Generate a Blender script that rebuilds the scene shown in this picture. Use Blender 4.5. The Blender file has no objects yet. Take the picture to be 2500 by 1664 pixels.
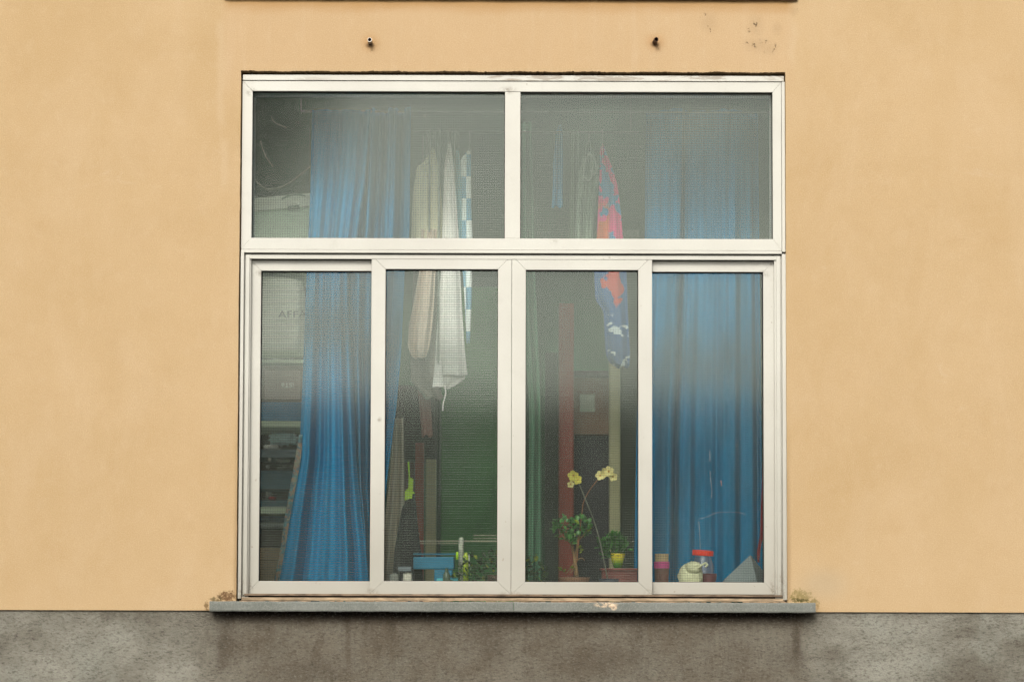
import bpy, bmesh, math, random
from mathutils import Vector, Matrix, Euler
random.seed(11)
R = math.radians
scene = bpy.context.scene
col = scene.collection

# ------------------------------------------------------------------ camera
CAM_Y, CAM_Z, PITCH, ROLL = -8.0, 1.6, 3.2, 0.15
FOCAL, SENSOR, SHIFT_Y = 82.3, 36.0, 0.1175
camd = bpy.data.cameras.new('camera')
cam = bpy.data.objects.new('camera', camd)
col.objects.link(cam)
scene.camera = cam
camd.lens = FOCAL
camd.sensor_width = SENSOR
camd.sensor_fit = 'HORIZONTAL'
camd.shift_y = SHIFT_Y
camd.clip_start = 0.05
camd.clip_end = 500
camd.dof.use_dof = True
camd.dof.focus_distance = 8.02
camd.dof.aperture_fstop = 1.9
CM = Matrix.Translation((0, CAM_Y, CAM_Z)) @ Matrix.Rotation(R(90 + PITCH), 4, 'X') @ Matrix.Rotation(R(ROLL), 4, 'Z')
cam.matrix_world = CM

# ------------------------------------------------------------------ sky, sun, exposure
w = bpy.data.worlds.new('World')
scene.world = w
w.use_nodes = True
nt = w.node_tree
bg = nt.nodes['Background']
sky = nt.nodes.new('ShaderNodeTexSky')
sky.sky_type = 'NISHITA'
sky.sun_disc = False
sky.sun_elevation = R(34)
sky.sun_rotation = R(192)
sky.air_density = 1.0
sky.dust_density = 3.0
hsv = nt.nodes.new('ShaderNodeHueSaturation')
hsv.inputs['Saturation'].default_value = 0.18          # an overcast sky is nearly grey
nt.links.new(sky.outputs[0], hsv.inputs['Color'])
wb_ = nt.nodes.new('ShaderNodeMix'); wb_.data_type = 'RGBA'; wb_.blend_type = 'MULTIPLY'; wb_.inputs[0].default_value = 1
wb_.inputs[7].default_value = (1.02, 1.0, .94, 1)       # the warm white balance of the photograph
nt.links.new(hsv.outputs[0], wb_.inputs[6]); nt.links.new(wb_.outputs[2], bg.inputs['Color'])
bg.inputs['Strength'].default_value = 0.12
sd = bpy.data.lights.new('sun', 'SUN')
sd.energy = 1.1
sd.angle = R(16)
sd.color = (1.0, 0.96, 0.9)
so = bpy.data.objects.new('sun', sd)
col.objects.link(so)
az = R(192)
sdir = Vector((math.sin(az) * math.cos(R(34)), math.cos(az) * math.cos(R(34)), math.sin(R(34))))
so.rotation_euler = sdir.to_track_quat('Z', 'Y').to_euler()
scene.view_settings.view_transform = 'Standard'
scene.view_settings.look = 'None'
scene.view_settings.gamma = 1
scene.view_settings.use_curve_mapping = False
scene.view_settings.exposure = 0.94

# ------------------------------------------------------------------ helpers
def P(px, py, Y=0.0):
    """point of the photograph (2500 x 1664) on the vertical plane y = Y"""
    d = Vector(((px - 1250) / 2500 * SENSOR / FOCAL, ((832 - py) / 2500 + SHIFT_Y) * SENSOR / FOCAL, -1))
    d = CM.to_3x3() @ d
    o = CM.translation
    return o + d * ((Y - o.y) / d.y)
def X(px, py=832, Y=0.0): return P(px, py, Y).x
def Z(py, px=1250, Y=0.0): return P(px, py, Y).z
def u(px, Y=0.0): return px * 0.0014 * (8 + Y) / 8          # length of so many photo pixels at depth Y

class MB:
    def __init__(s): s.v = []; s.f = []
    def box(s, x0, x1, y0, y1, z0, z1, M=None):
        b = len(s.v)
        pts = [(x0,y0,z0),(x1,y0,z0),(x1,y1,z0),(x0,y1,z0),(x0,y0,z1),(x1,y0,z1),(x1,y1,z1),(x0,y1,z1)]
        s.v += [tuple(M @ Vector(p)) if M else p for p in pts]
        s.f += [tuple(b+i for i in q) for q in ((3,2,1,0),(4,5,6,7),(0,1,5,4),(1,2,6,5),(2,3,7,6),(3,0,4,7))]
        return s
    def tube(s, pts, rad, n=8, cap=True):
        pts = [Vector(p) for p in pts]
        if not isinstance(rad, (list, tuple)): rad = [rad] * len(pts)
        b = len(s.v)
        ref = Vector((0.13, 1, 0.07)).normalized()
        for i, p in enumerate(pts):
            t = (pts[min(i+1, len(pts)-1)] - pts[max(i-1, 0)]).normalized()
            r = ref if abs(t.dot(ref)) < .95 else Vector((1, 0, 0))
            a = t.cross(r).normalized(); c = t.cross(a)
            for k in range(n):
                an = 2*math.pi*k/n
                s.v.append(tuple(p + (a*math.cos(an) + c*math.sin(an)) * rad[i]))
        for i in range(len(pts)-1):
            for k in range(n):
                k2 = (k+1) % n
                s.f.append((b+i*n+k, b+i*n+k2, b+(i+1)*n+k2, b+(i+1)*n+k))
        if cap:
            s.f.append(tuple(b+k for k in reversed(range(n))))
            s.f.append(tuple(b+(len(pts)-1)*n+k for k in range(n)))
        return s
    def lathe(s, c, prof, n=28, M=None, capb=True, capt=True):
        b = len(s.v); c = Vector(c)
        for r, z in prof:
            for k in range(n):
                an = 2*math.pi*k/n
                p = Vector((r*math.cos(an), r*math.sin(an), z))
                if M: p = M @ p
                s.v.append(tuple(c + p))
        for i in range(len(prof)-1):
            for k in range(n):
                k2 = (k+1) % n
                s.f.append((b+i*n+k, b+i*n+k2, b+(i+1)*n+k2, b+(i+1)*n+k))
        if capb: s.f.append(tuple(b+k for k in reversed(range(n))))
        if capt: s.f.append(tuple(b+(len(prof)-1)*n+k for k in range(n)))
        return s
    def prism(s, poly, y0, y1):
        """polygon of (x, z) points pushed back from y0 to y1"""
        b = len(s.v); n = len(poly)
        s.v += [(x, y0, z) for x, z in poly] + [(x, y1, z) for x, z in poly]
        s.f.append(tuple(b+i for i in range(n)))
        s.f.append(tuple(b+n+i for i in reversed(range(n))))
        for i in range(n):
            j = (i+1) % n
            s.f.append((b+j, b+i, b+n+i, b+n+j))
        return s
    def leaf(s, base, dirv, L, W, curl=.25, up=Vector((0,0,1))):
        d = Vector(dirv).normalized()
        side = d.cross(up)
        if side.length < .05: side = Vector((1, 0, 0))
        side.normalize(); nrm = side.cross(d)
        b = len(s.v)
        for t, wd in ((0, .12), (.3, .8), (.6, 1), (.85, .7), (1, .08)):
            c = Vector(base) + d*L*t + nrm*(curl*L*(t*(1-t)))
            s.v.append(tuple(c - side*W*wd/2 + nrm*W*.12)); s.v.append(tuple(c + nrm*0)); s.v.append(tuple(c + side*W*wd/2 + nrm*W*.12))
        for i in range(4):
            a = b+i*3
            s.f += [(a, a+1, a+4, a+3), (a+1, a+2, a+5, a+4)]
        return s
    def build(s, name, m, parent=None, bevel=0, smooth=False, solid=0):
        me = bpy.data.meshes.new(name)
        me.from_pydata(s.v, [], s.f); me.update()
        bm = bmesh.new(); bm.from_mesh(me)
        bmesh.ops.recalc_face_normals(bm, faces=bm.faces)
        if bevel:
            es = [e for e in bm.edges if len(e.link_faces) == 2 and e.calc_face_angle(0) > .6]
            bmesh.ops.bevel(bm, geom=es, offset=bevel, segments=2, affect='EDGES', profile=.6)
        bm.to_mesh(me); bm.free()
        if smooth:
            for p in me.polygons: p.use_smooth = True
        o = bpy.data.objects.new(name, me)
        col.objects.link(o)
        if m: me.materials.append(m)
        if parent:
            o.parent = parent
            o.matrix_parent_inverse = Matrix.Translation(-parent.location)
        if solid:
            md = o.modifiers.new('thickness', 'SOLIDIFY'); md.thickness = solid; md.offset = 0
        return o

def empty(name, loc):
    o = bpy.data.objects.new(name, None); o.location = loc; o.empty_display_size = .05
    col.objects.link(o); return o
def tag(o, label, cat, group=None):
    o['label'] = label; o['category'] = cat
    if group: o['group'] = group
    return o
def struct(o): o['kind'] = 'structure'; return o
def stuff(o): o['kind'] = 'stuff'; return o

# ---- materials
def new_mat(name):
    m = bpy.data.materials.new(name); m.use_nodes = True
    t = m.node_tree
    return m, t, t.nodes['Principled BSDF']
def N(t, typ, **kw):
    n = t.nodes.new(typ)
    for k, v in kw.items():
        if k.startswith('i_'):
            key = k[2:]
            n.inputs[int(key) if key.isdigit() else key.replace('_', ' ')].default_value = v
        else: setattr(n, k, v)
    return n
def math_(t, op, a, b=None, c=None, clamp=False):
    n = t.nodes.new('ShaderNodeMath'); n.operation = op; n.use_clamp = clamp
    for i, x in enumerate((a, b, c)):
        if x is None: continue
        if isinstance(x, (int, float)): n.inputs[i].default_value = x
        else: t.links.new(x, n.inputs[i])
    return n.outputs[0]
def mixc(t, fac, a, b, mode='MIX'):
    n = t.nodes.new('ShaderNodeMix'); n.data_type = 'RGBA'; n.blend_type = mode
    if isinstance(fac, (int, float)): n.inputs[0].default_value = fac
    else: t.links.new(fac, n.inputs[0])
    for i, x in ((6, a), (7, b)):
        if isinstance(x, tuple): n.inputs[i].default_value = (*x[:3], 1)
        else: t.links.new(x, n.inputs[i])
    return n.outputs[2]
def coord(t): return N(t, 'ShaderNodeTexCoord').outputs['Object']
def mapping(t, vec, scale=(1,1,1), rot=(0,0,0), loc=(0,0,0)):
    m = N(t, 'ShaderNodeMapping'); t.links.new(vec, m.inputs[0])
    m.inputs['Scale'].default_value = scale; m.inputs['Rotation'].default_value = rot; m.inputs['Location'].default_value = loc
    return m.outputs[0]
def noise(t, vec, scale, detail=4, rough=.55, dist=0):
    n = N(t, 'ShaderNodeTexNoise'); n.inputs['Scale'].default_value = scale; n.inputs['Detail'].default_value = detail
    n.inputs['Roughness'].default_value = rough; n.inputs['Distortion'].default_value = dist
    t.links.new(vec, n.inputs['Vector']); return n.outputs['Fac']
def ramp(t, fac, lo, hi, a=0.0, b=1.0):
    n = N(t, 'ShaderNodeMapRange'); n.interpolation_type = 'SMOOTHSTEP'
    n.inputs[1].default_value = lo; n.inputs[2].default_value = hi; n.inputs[3].default_value = a; n.inputs[4].default_value = b
    t.links.new(fac, n.inputs[0]); return n.outputs[0]
def blob(t, vec, px, py, rx, ry, soft=.9, Y=0):
    """soft spot with a shape of its own: 1 in the middle, 0 at the rim (radii in photo pixels)"""
    p = P(px, py, Y)
    m = mapping(t, vec, scale=(1/u(rx), 0, 1/u(ry)), loc=(-p.x/u(rx), 0, -p.z/u(ry)))
    l = N(t, 'ShaderNodeVectorMath', operation='LENGTH'); t.links.new(m, l.inputs[0])
    return ramp(t, l.outputs['Value'], 1-soft, 1, 1, 0)
def bump(t, bsdf, h, strength=.3, dist=.002):
    b = N(t, 'ShaderNodeBump'); b.inputs['Strength'].default_value = strength; b.inputs['Distance'].default_value = dist
    t.links.new(h, b.inputs['Height']); t.links.new(b.outputs[0], bsdf.inputs['Normal'])

def simple(name, c, rough=.7, var=.25, scale=30, bmp=0, spec=.3, metal=0, stretch=(1,1,1), transl=0):
    m, t, b = new_mat(name)
    v = mapping(t, coord(t), scale=stretch)
    n1 = noise(t, v, scale, 5)
    dark = tuple(x*(1-var) for x in c); light = tuple(min(1, x*(1+var)) for x in c)
    t.links.new(mixc(t, ramp(t, n1, .3, .7), dark, light), b.inputs['Base Color'])
    b.inputs['Roughness'].default_value = rough; b.inputs['Metallic'].default_value = metal
    b.inputs['Specular IOR Level'].default_value = spec
    if bmp: bump(t, b, n1, bmp, .003)
    if transl:
        tr = N(t, 'ShaderNodeBsdfTranslucent'); tr.inputs[0].default_value = (*c, 1)
        mx = N(t, 'ShaderNodeMixShader'); mx.inputs[0].default_value = transl
        t.links.new(b.outputs[0], mx.inputs[1]); t.links.new(tr.outputs[0], mx.inputs[2])
        t.links.new(mx.outputs[0], t.nodes['Material Output'].inputs[0])
    return m

# ------------------------------------------------------------------ wall, plinth, ground
YELLOW = (.66, .425, .20)
def wall_material():
    m, t, b = new_mat('yellow_render')
    v = coord(t)
    c = mixc(t, ramp(t, noise(t, v, 1.6, 6, .6), .3, .7), (.405, .284, .150), (.452, .326, .188))
    c = mixc(t, ramp(t, noise(t, mapping(t, v, scale=(1.4, 1, .6), loc=(3, 0, 1)), 3.1, 8, .7, .6),   .42, .70, 0, .4), c, (0.480, 0.361, 0.230))
    c = mixc(t, ramp(t, noise(t, mapping(t, v, loc=(7, 2, 5)), 9, 5, .6), .5, .8, 0, .35), c, (0.365, 0.242, 0.119))
    # the patched panel over the window, paler and pinker, with old drips running down
    sx = N(t, 'ShaderNodeSeparateXYZ'); t.links.new(v, sx.inputs[0])
    wob = math_(t, 'MULTIPLY_ADD', noise(t, mapping(t, v, scale=(1, 1, 3)), 4, 4), .05, -.025)
    xx = math_(t, 'ADD', sx.outputs[0], wob)
    xl, xr = X(545, 90), X(1940, 90)
    inx = math_(t, 'MULTIPLY', ramp(t, xx, xl-.02, xl+.02), ramp(t, xx, xr-.03, xr+.01, 1, 0))
    top = math_(t, 'MULTIPLY', inx, ramp(t, sx.outputs[2], Z(300), Z(160)))
    c = mixc(t, math_(t, 'MULTIPLY', top, .65), c, (0.445, 0.312, 0.183))
    drip = ramp(t, noise(t, mapping(t, v, scale=(9, 1, .7)), 2.2, 5, .7), .5, .78)
    c = mixc(t, math_(t, 'MULTIPLY', math_(t, 'MULTIPLY', drip, top), .45), c, (0.478, 0.365, 0.246))
    # pale line of the old patch running down beside the window
    for px, y0, y1 in ((548, 330, 480), (541, 40, 330), (1936, 40, 175)):
        ln = math_(t, 'MULTIPLY', ramp(t, math_(t, 'ABSOLUTE', math_(t, 'SUBTRACT', xx, X(px, y0))), .002, .022, 1, 0),
                   math_(t, 'MULTIPLY', ramp(t, sx.outputs[2], Z(y1), Z(y1-40)), ramp(t, sx.outputs[2], Z(y0+30), Z(y0), 1, 0)))
        c = mixc(t, math_(t, 'MULTIPLY', ln, .45), c, (0.478, 0.365, 0.239))
    # faint scraped patches
    scr = ramp(t, noise(t, mapping(t, v, scale=(1, 1, 2.2), rot=(0, .5, 0)), 6, 8, .72, 1.2), .55, .70)
    reg = None
    for bx in ((300, 400, 420, 90), (700, 1290, 200, 100), (2330, 960, 130, 160), (2400, 380, 180, 120), (2050, 1400, 160, 60), (1990, 660, 60, 60)):
        q = blob(t, v, *bx)
        reg = q if reg is None else math_(t, 'MAXIMUM', reg, q)
    c = mixc(t, math_(t, 'MULTIPLY', math_(t, 'MULTIPLY', scr, reg), .5), c, (0.518, 0.425, 0.323))
    # fine sand grain of the render
    gr = noise(t, v, 260, 3, .8)
    c = mixc(t, ramp(t, noise(t, mapping(t, v, loc=(2, 8, 8), scale=(1, 1, .7)), 22, 7, .7, .3), .5, .75, 0, .22), c, (0.510, 0.399, 0.272))
    c = mixc(t, ramp(t, gr, .3, .72, 0, .5), c, (0.312, 0.199, 0.093))
    c = mixc(t, ramp(t, noise(t, mapping(t, v, loc=(4, 4, 4)), 300, 2, .8), .48, .75, 0, .5), c, (0.557, 0.445, 0.298))
    # rust and soot round the two pipes
    for px, py in ((904, 101), (1600, 99)):
        s1 = blob(t, v, px, py+4, 34, 34, 1)
        c = mixc(t, math_(t, 'MULTIPLY', s1, .5), c, (0.332, 0.166, 0.053))
        s2 = blob(t, v, px-1, py+10, 15, 10, .9)
        c = mixc(t, math_(t, 'MULTIPLY', s2, .85), c, (0.047, 0.023, 0.010))
    # black mould specks at the top right
    sp = ramp(t, noise(t, mapping(t, v, scale=(1, 1, .8)), 46, 5, .62, .5), .585, .66)
    reg = None
    for bx in ((1732, 55, 34, 38), (1850, 110, 52, 26), (1845, 62, 30, 45), (1897, 70, 18, 22), (1938, 27, 16, 20), (1880, 120, 30, 22), (1815, 4, 40, 8), (1925, 6, 30, 8)):
        q = blob(t, v, *bx); reg = q if reg is None else math_(t, 'MAXIMUM', reg, q)
    c = mixc(t, math_(t, 'MULTIPLY', reg, .25), c, (0.279, 0.192, 0.106))
    c = mixc(t, math_(t, 'MULTIPLY', math_(t, 'MULTIPLY', sp, ramp(t, reg, .05, .5)), .8), c, (0.066, 0.040, 0.023))
    # orange wash under the upper sill
    ed = math_(t, 'MULTIPLY', inx, ramp(t, math_(t, 'ADD', sx.outputs[2], wob), Z(42), Z(4)))
    c = mixc(t, math_(t, 'MULTIPLY', ed, .55), c, (0.312, 0.159, 0.040))
    # grime where the sill ends meet the render, brown at one end and mossy at the other
    nz = ramp(t, noise(t, v, 38, 6, .7), .35, .62)
    for bx, cc, k in (((555, 1456, 46, 28), (0.106, 0.056, 0.026), .95), ((528, 1462, 30, 14), (0.080, 0.060, 0.026), .8), ((505, 1480, 12, 26), (0.133, 0.080, 0.033), .8),
                      ((1955, 1455, 58, 34), (0.187, 0.145, 0.051), .85), ((1985, 1470, 30, 20), (0.170, 0.128, 0.047), .8), ((1950, 1464, 44, 9), (0.043, 0.038, 0.009), .9), ((1996, 1480, 8, 14), (0.238, 0.153, 0.068), .5)):
        q = blob(t, v, *bx)
        fine = noise(t, mapping(t, v, scale=(.8, 1, 1)), 95, 6, .75)
        q = math_(t, 'MULTIPLY', ramp(t, math_(t, 'ADD', math_(t, 'MULTIPLY', q, .8), math_(t, 'MULTIPLY', math_(t, 'SUBTRACT', fine, .5), 2.6)), .28, .85), ramp(t, q, 0, .55))
        c = mixc(t, math_(t, 'MULTIPLY', q, k), c, cc)
    # grey damp film over the lower right corner
    q = blob(t, v, 2010, 1425, 90, 60)
    c = mixc(t, math_(t, 'MULTIPLY', q, .35), c, (0.332, 0.279, 0.199))
    # dirt in the joint round the window
    dz = ramp(t, math_(t, 'ABSOLUTE', math_(t, 'SUBTRACT', sx.outputs[0], (X(580, 1000)+X(1923, 1000))/2)), (X(1923,1000)-X(580,1000))/2+.001, (X(1923,1000)-X(580,1000))/2+.014, 1, 0)
    dz = math_(t, 'MULTIPLY', dz, math_(t, 'MULTIPLY', ramp(t, sx.outputs[2], Z(900), Z(1400), 0, 1), ramp(t, sx.outputs[2], Z(1475), Z(1455))))
    c = mixc(t, math_(t, 'MULTIPLY', dz, .45), c, (0.199, 0.119, 0.053))
    t.links.new(c, b.inputs['Base Color'])
    b.inputs['Roughness'].default_value = .93; b.inputs['Specular IOR Level'].default_value = .15
    h = math_(t, 'ADD', math_(t, 'MULTIPLY', noise(t, v, 210, 4, .7), .5), noise(t, v, 7, 4, .5))
    bump(t, b, h, .6, .003)
    return m
M_wall = wall_material()

def plinth_material():
    m, t, b = new_mat('grey_roughcast')
    v = coord(t)
    sx = N(t, 'ShaderNodeSeparateXYZ'); t.links.new(v, sx.inputs[0])
    c = mixc(t, ramp(t, noise(t, mapping(t, v, scale=(1, 1, 1.4), rot=(0, .25, 0)), 3.2, 6, .62, .4), .32, .68), (.132, .118, .092), (.285, .275, .230))
    c = mixc(t, ramp(t, noise(t, mapping(t, v, loc=(9, 1, 3), scale=(1, 1, .8)), 7, 6, .6, .3), .45, .75, 0, .6), c, (0.279, 0.285, 0.242))
    # run-off stain below the sill
    inx = math_(t, 'MULTIPLY', ramp(t, math_(t, 'ADD', sx.outputs[0], math_(t, 'MULTIPLY', noise(t, v, 4, 6), .3)), X(505, 1550)+.04, X(560, 1550)+.2),
                ramp(t, math_(t, 'ADD', sx.outputs[0], math_(t, 'MULTIPLY', noise(t, v, 4, 6), .4)), X(1960, 1550)+.08, X(2010, 1550)+.34, 1, 0))
    c = mixc(t, math_(t, 'MULTIPLY', inx, .62), c, (0.110, 0.086, 0.059))
    lt = ramp(t, noise(t, mapping(t, v, scale=(1.6, 1, .9)), 6, 6, .62), .48, .72)
    c = mixc(t, math_(t, 'MULTIPLY', math_(t, 'MULTIPLY', inx, lt), .5), c, (0.156, 0.133, 0.099))
    st = ramp(t, noise(t, mapping(t, v, scale=(5.5, 1, .9), loc=(2.2, 0, 0)), 2.6, 8, .72, .5), .46, .72)
    c = mixc(t, math_(t, 'MULTIPLY', math_(t, 'MULTIPLY', st, inx), .4), c, (0.049, 0.035, 0.023))
    for bx, k in (((548, 1560, 34, 110), .5), ((850, 1560, 12, 110), .45), ((848, 1500, 16, 60), .4), ((1945, 1560, 16, 80), .6), ((1940, 1600, 44, 50), .4), ((1200, 1560, 70, 90), .35), ((760, 1640, 160, 50), .3), ((1480, 1620, 140, 60), .3)):
        c = mixc(t, math_(t, 'MULTIPLY', blob(t, v, *bx, Y=.01), k), c, (0.056, 0.040, 0.026))
    # wet edge right under the sill, then its shadow painted as a near-black band
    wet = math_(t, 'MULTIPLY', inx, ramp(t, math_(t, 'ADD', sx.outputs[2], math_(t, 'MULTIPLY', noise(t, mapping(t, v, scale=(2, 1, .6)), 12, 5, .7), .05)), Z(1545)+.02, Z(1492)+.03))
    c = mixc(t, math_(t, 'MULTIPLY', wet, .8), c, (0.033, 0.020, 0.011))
    sill_shade = math_(t, 'MULTIPLY', inx, ramp(t, math_(t, 'ADD', sx.outputs[2], math_(t, 'MULTIPLY', noise(t, mapping(t, v, scale=(3, 1, .6)), 10, 5, .7), .012)), Z(1514)+.006, Z(1500)+.006))
    c = mixc(t, math_(t, 'MULTIPLY', sill_shade, .8), c, (0.008, 0.005, 0.004))
    # dark and light grains
    c = mixc(t, ramp(t, noise(t, mapping(t, v, scale=(1, 1, 1.9), rot=(0, .25, 0)), 72, 6, .78), .47, .68, 0, .68), c, (0.049, 0.040, 0.030))
    c = mixc(t, ramp(t, noise(t, mapping(t, v, loc=(5, 0, 2), scale=(1, 1, 1.7), rot=(0, .25, 0)), 95, 4, .75), .5, .75, 0, .45), c, (0.279, 0.265, 0.225))
    t.links.new(c, b.inputs['Base Color'])
    b.inputs['Roughness'].default_value = .95; b.inputs['Specular IOR Level'].default_value = .15
    h = math_(t, 'ADD', noise(t, mapping(t, v, scale=(1, 1, 1.5)), 110, 5, .7), math_(t, 'MULTIPLY', noise(t, v, 9, 3), .8))
    bump(t, b, h, 1.0, .008)
    return m
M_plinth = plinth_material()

# opening in the wall (inner loop) with a ragged plaster edge
OL, OR_ = X(582, 832), X(1920, 832)
OT, OB = Z(175), Z(1490)
def ragged(k, amp): return amp*(math.sin(k*.33)*.6+math.sin(k*.12+1)*1.1+random.uniform(-1, 1)+(2.2 if random.random() < .05 else 0))
def wall_mesh():
    inner = []; outer = []
    x0, x1, z0, z1 = -4.2, 4.2, Z(1491), 5.2
    n = 420
    for i in range(n):                                     # top, left to right
        f = i/n; inner.append((OL+(OR_-OL)*f, OT+ragged(i, .0009))); outer.append((x0+(x1-x0)*f, z1))
    for i in range(60):
        f = i/60; inner.append((OR_+ragged(i, .0003), OT+(OB-OT)*f)); outer.append((x1, z1+(z0-z1)*f))
    for i in range(20):
        f = i/20; inner.append((OR_+(OL-OR_)*f, OB)); outer.append((x1+(x0-x1)*f, z0))
    for i in range(60):
        f = i/60; inner.append((OL+ragged(i, .0003), OB+(OT-OB)*f)); outer.append((x0, z0+(z1-z0)*f))
    k = len(inner); mb = MB()
    for y in (0, .22):
        mb.v += [(x, y, z) for x, z in outer]
        mb.v += [(x, y, z) for x, z in inner]
    for i in range(k):
        j = (i+1) % k
        mb.f.append((i, j, k+j, k+i)); mb.f.append((2*k+j, 2*k+i, 3*k+i, 3*k+j))
        mb.f.append((k+i, k+j, 3*k+j, 3*k+i)); mb.f.append((j, i, 2*k+i, 2*k+j))
    return mb
struct(wall_mesh().build('wall', M_wall))

# plinth: top edge not quite straight, a few millimetres behind the render
mb = MB()
n = 160
for i in range(n+1):
    x = -4.2+8.4*i/n
    z = Z(1491)-.0015 + .0012*math.sin(i*.9)
    for p in ((x, .009, 0), (x, .009, z), (x, .22, z), (x, .22, 0)): mb.v.append(p)
for i in range(n):
    a = i*4
    mb.f += [(a, a+4, a+5, a+1), (a+1, a+5, a+6, a+2), (a+2, a+6, a+7, a+3)]
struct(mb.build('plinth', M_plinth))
# dark ragged lip of the render hanging over the plinth
M_pave = simple('pavement_concrete', (.20, .19, .175), .9, .2, 12, .3)
M_asph = simple('asphalt', (.055, .055, .055), .92, .25, 60, .4)
struct(MB().box(-4.2, 4.2, -1.6, .2, -.14, -.0).build('pavement', M_pave))
struct(MB().box(-60, 60, -60, 30, -.3, -.142).build('ground', M_asph))

# ------------------------------------------------------------------ window metalwork
def frame_paint():
    m, t, b = new_mat('white_frame_paint')
    v = coord(t)
    sx = N(t, 'ShaderNodeSeparateXYZ'); t.links.new(v, sx.inputs[0])
    c = mixc(t, ramp(t, noise(t, v, 3.0, 5), .3, .7), (0.463, 0.451, 0.404), (0.510, 0.501, 0.451))
    # patchy darker tone that grows towards the low rails
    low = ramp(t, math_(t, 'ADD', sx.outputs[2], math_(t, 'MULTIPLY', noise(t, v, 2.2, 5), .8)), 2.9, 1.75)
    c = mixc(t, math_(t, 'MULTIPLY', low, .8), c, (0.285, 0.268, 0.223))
    c = mixc(t, ramp(t, noise(t, mapping(t, v, scale=(1, 1, 1)), 14, 6, .7), .55, .8, 0, .3), c, (0.340, 0.323, 0.281))
    # scraped smears along the head rail
    hz = math_(t, 'MULTIPLY', ramp(t, sx.outputs[2], Z(217), Z(211)), ramp(t, sx.outputs[2], Z(193), Z(198), 1, 0))
    sm = ramp(t, noise(t, mapping(t, v, scale=(.9, 1, 5)), 9, 7, .66, .9), .47, .56)
    rg = math_(t, 'MAXIMUM', ramp(t, sx.outputs[0], X(1050), X(1150)), math_(t, 'MULTIPLY', blob(t, v, 760, 200, 90, 22), .8))
    c = mixc(t, math_(t, 'MULTIPLY', math_(t, 'MULTIPLY', hz, sm), math_(t, 'MULTIPLY', rg, .9)), c, (0.279, 0.239, 0.192))
    c = mixc(t, ramp(t, noise(t, v, 300, 2, .8), .35, .75, 0, .16), c, (0.298, 0.279, 0.246))
    crn = None
    for bx in ((612, 222, 22, 16), (632, 664, 26, 14), (1866, 664, 24, 14), (905, 1448, 26, 18), (1592, 1448, 26, 22), (1248, 1450, 40, 12), (606, 1440, 12, 40), (1892, 1440, 14, 50), (1240, 218, 30, 14), (925, 1022, 8, 9), (1354, 588, 16, 8), (588, 1440, 10, 60), (1912, 1430, 12, 70)):
        q = blob(t, v, *bx); crn = q if crn is None else math_(t, 'MAXIMUM', crn, q)
    gn = ramp(t, noise(t, mapping(t, v, loc=(1, 1, 4)), 45, 6, .75), .42, .62)
    c = mixc(t, math_(t, 'MULTIPLY', math_(t, 'MULTIPLY', crn, gn), .65), c, (0.170, 0.140, 0.102))
    # tiny rust and fly spots
    c = mixc(t, ramp(t, noise(t, v, 55, 2, .5), .74, .78, 0, .5), c, (0.199, 0.159, 0.113))
    t.links.new(c, b.inputs['Base Color'])
    b.inputs['Roughness'].default_value = .42; b.inputs['Specular IOR Level'].default_value = .35
    bump(t, b, noise(t, v, 90, 3, .6), .08, .001)
    return m
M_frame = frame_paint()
M_gasket = simple('black_gasket', (.018, .016, .013), .8, .3, 60)
M_track = simple('dirty_track_metal', (.17, .12, .08), .75, .45, 25, .2, stretch=(1, 1, 6))
M_dark = simple('gap_shade_paint', (.012, .009, .006), .95, .2, 40)

def glass_material(name, film_c, film, refl=.10, rough=.10, film_scale=2.0):
    m, t, b = new_mat(name)
    t.nodes.remove(b)
    v = coord(t)
    tr = N(t, 'ShaderNodeBsdfTransparent'); tr.inputs[0].default_value = (.96, .99, .975, 1)
    gl = N(t, 'ShaderNodeBsdfGlossy'); gl.inputs['Roughness'].default_value = rough
    gl.inputs[0].default_value = (.86, .96, .89, 1)
    bp = N(t, 'ShaderNodeBump'); bp.inputs['Strength'].default_value = .1; bp.inputs['Distance'].default_value = .004
    t.links.new(noise(t, v, 1.6, 3), bp.inputs['Height']); t.links.new(bp.outputs[0], gl.inputs['Normal'])
    fr = N(t, 'ShaderNodeFresnel'); fr.inputs[0].default_value = 1.5
    fac = math_(t, 'ADD', math_(t, 'SUBTRACT', fr.outputs[0], .04), refl, clamp=True)
    m1 = N(t, 'ShaderNodeMixShader'); t.links.new(fac, m1.inputs[0]); t.links.new(tr.outputs[0], m1.inputs[1]); t.links.new(gl.outputs[0], m1.inputs[2])
    df = N(t, 'ShaderNodeBsdfDiffuse'); df.inputs[0].default_value = (*film_c, 1)
    f = ramp(t, noise(t, mapping(t, v, scale=(1, 1, .7)), film_scale, 6, .6, .4), .3, .75, film*.35, film*1.5)
    # spots and dried drops
    f = math_(t, 'ADD', f, ramp(t, noise(t, v, 60, 2, .5), .72, .76, 0, .25), clamp=True)
    m2 = N(t, 'ShaderNodeMixShader'); t.links.new(f, m2.inputs[0]); t.links.new(m1.outputs[0], m2.inputs[1]); t.links.new(df.outputs[0], m2.inputs[2])
    t.links.new(m2.outputs[0], t.nodes['Material Output'].inputs[0])
    return m
M_glass_top = glass_material('dusty_glass_upper', (.42, .40, .34), .02, .053, .11)
M_glass = glass_material('dusty_glass', (.42, .42, .38), .010, .052, .09)
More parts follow.
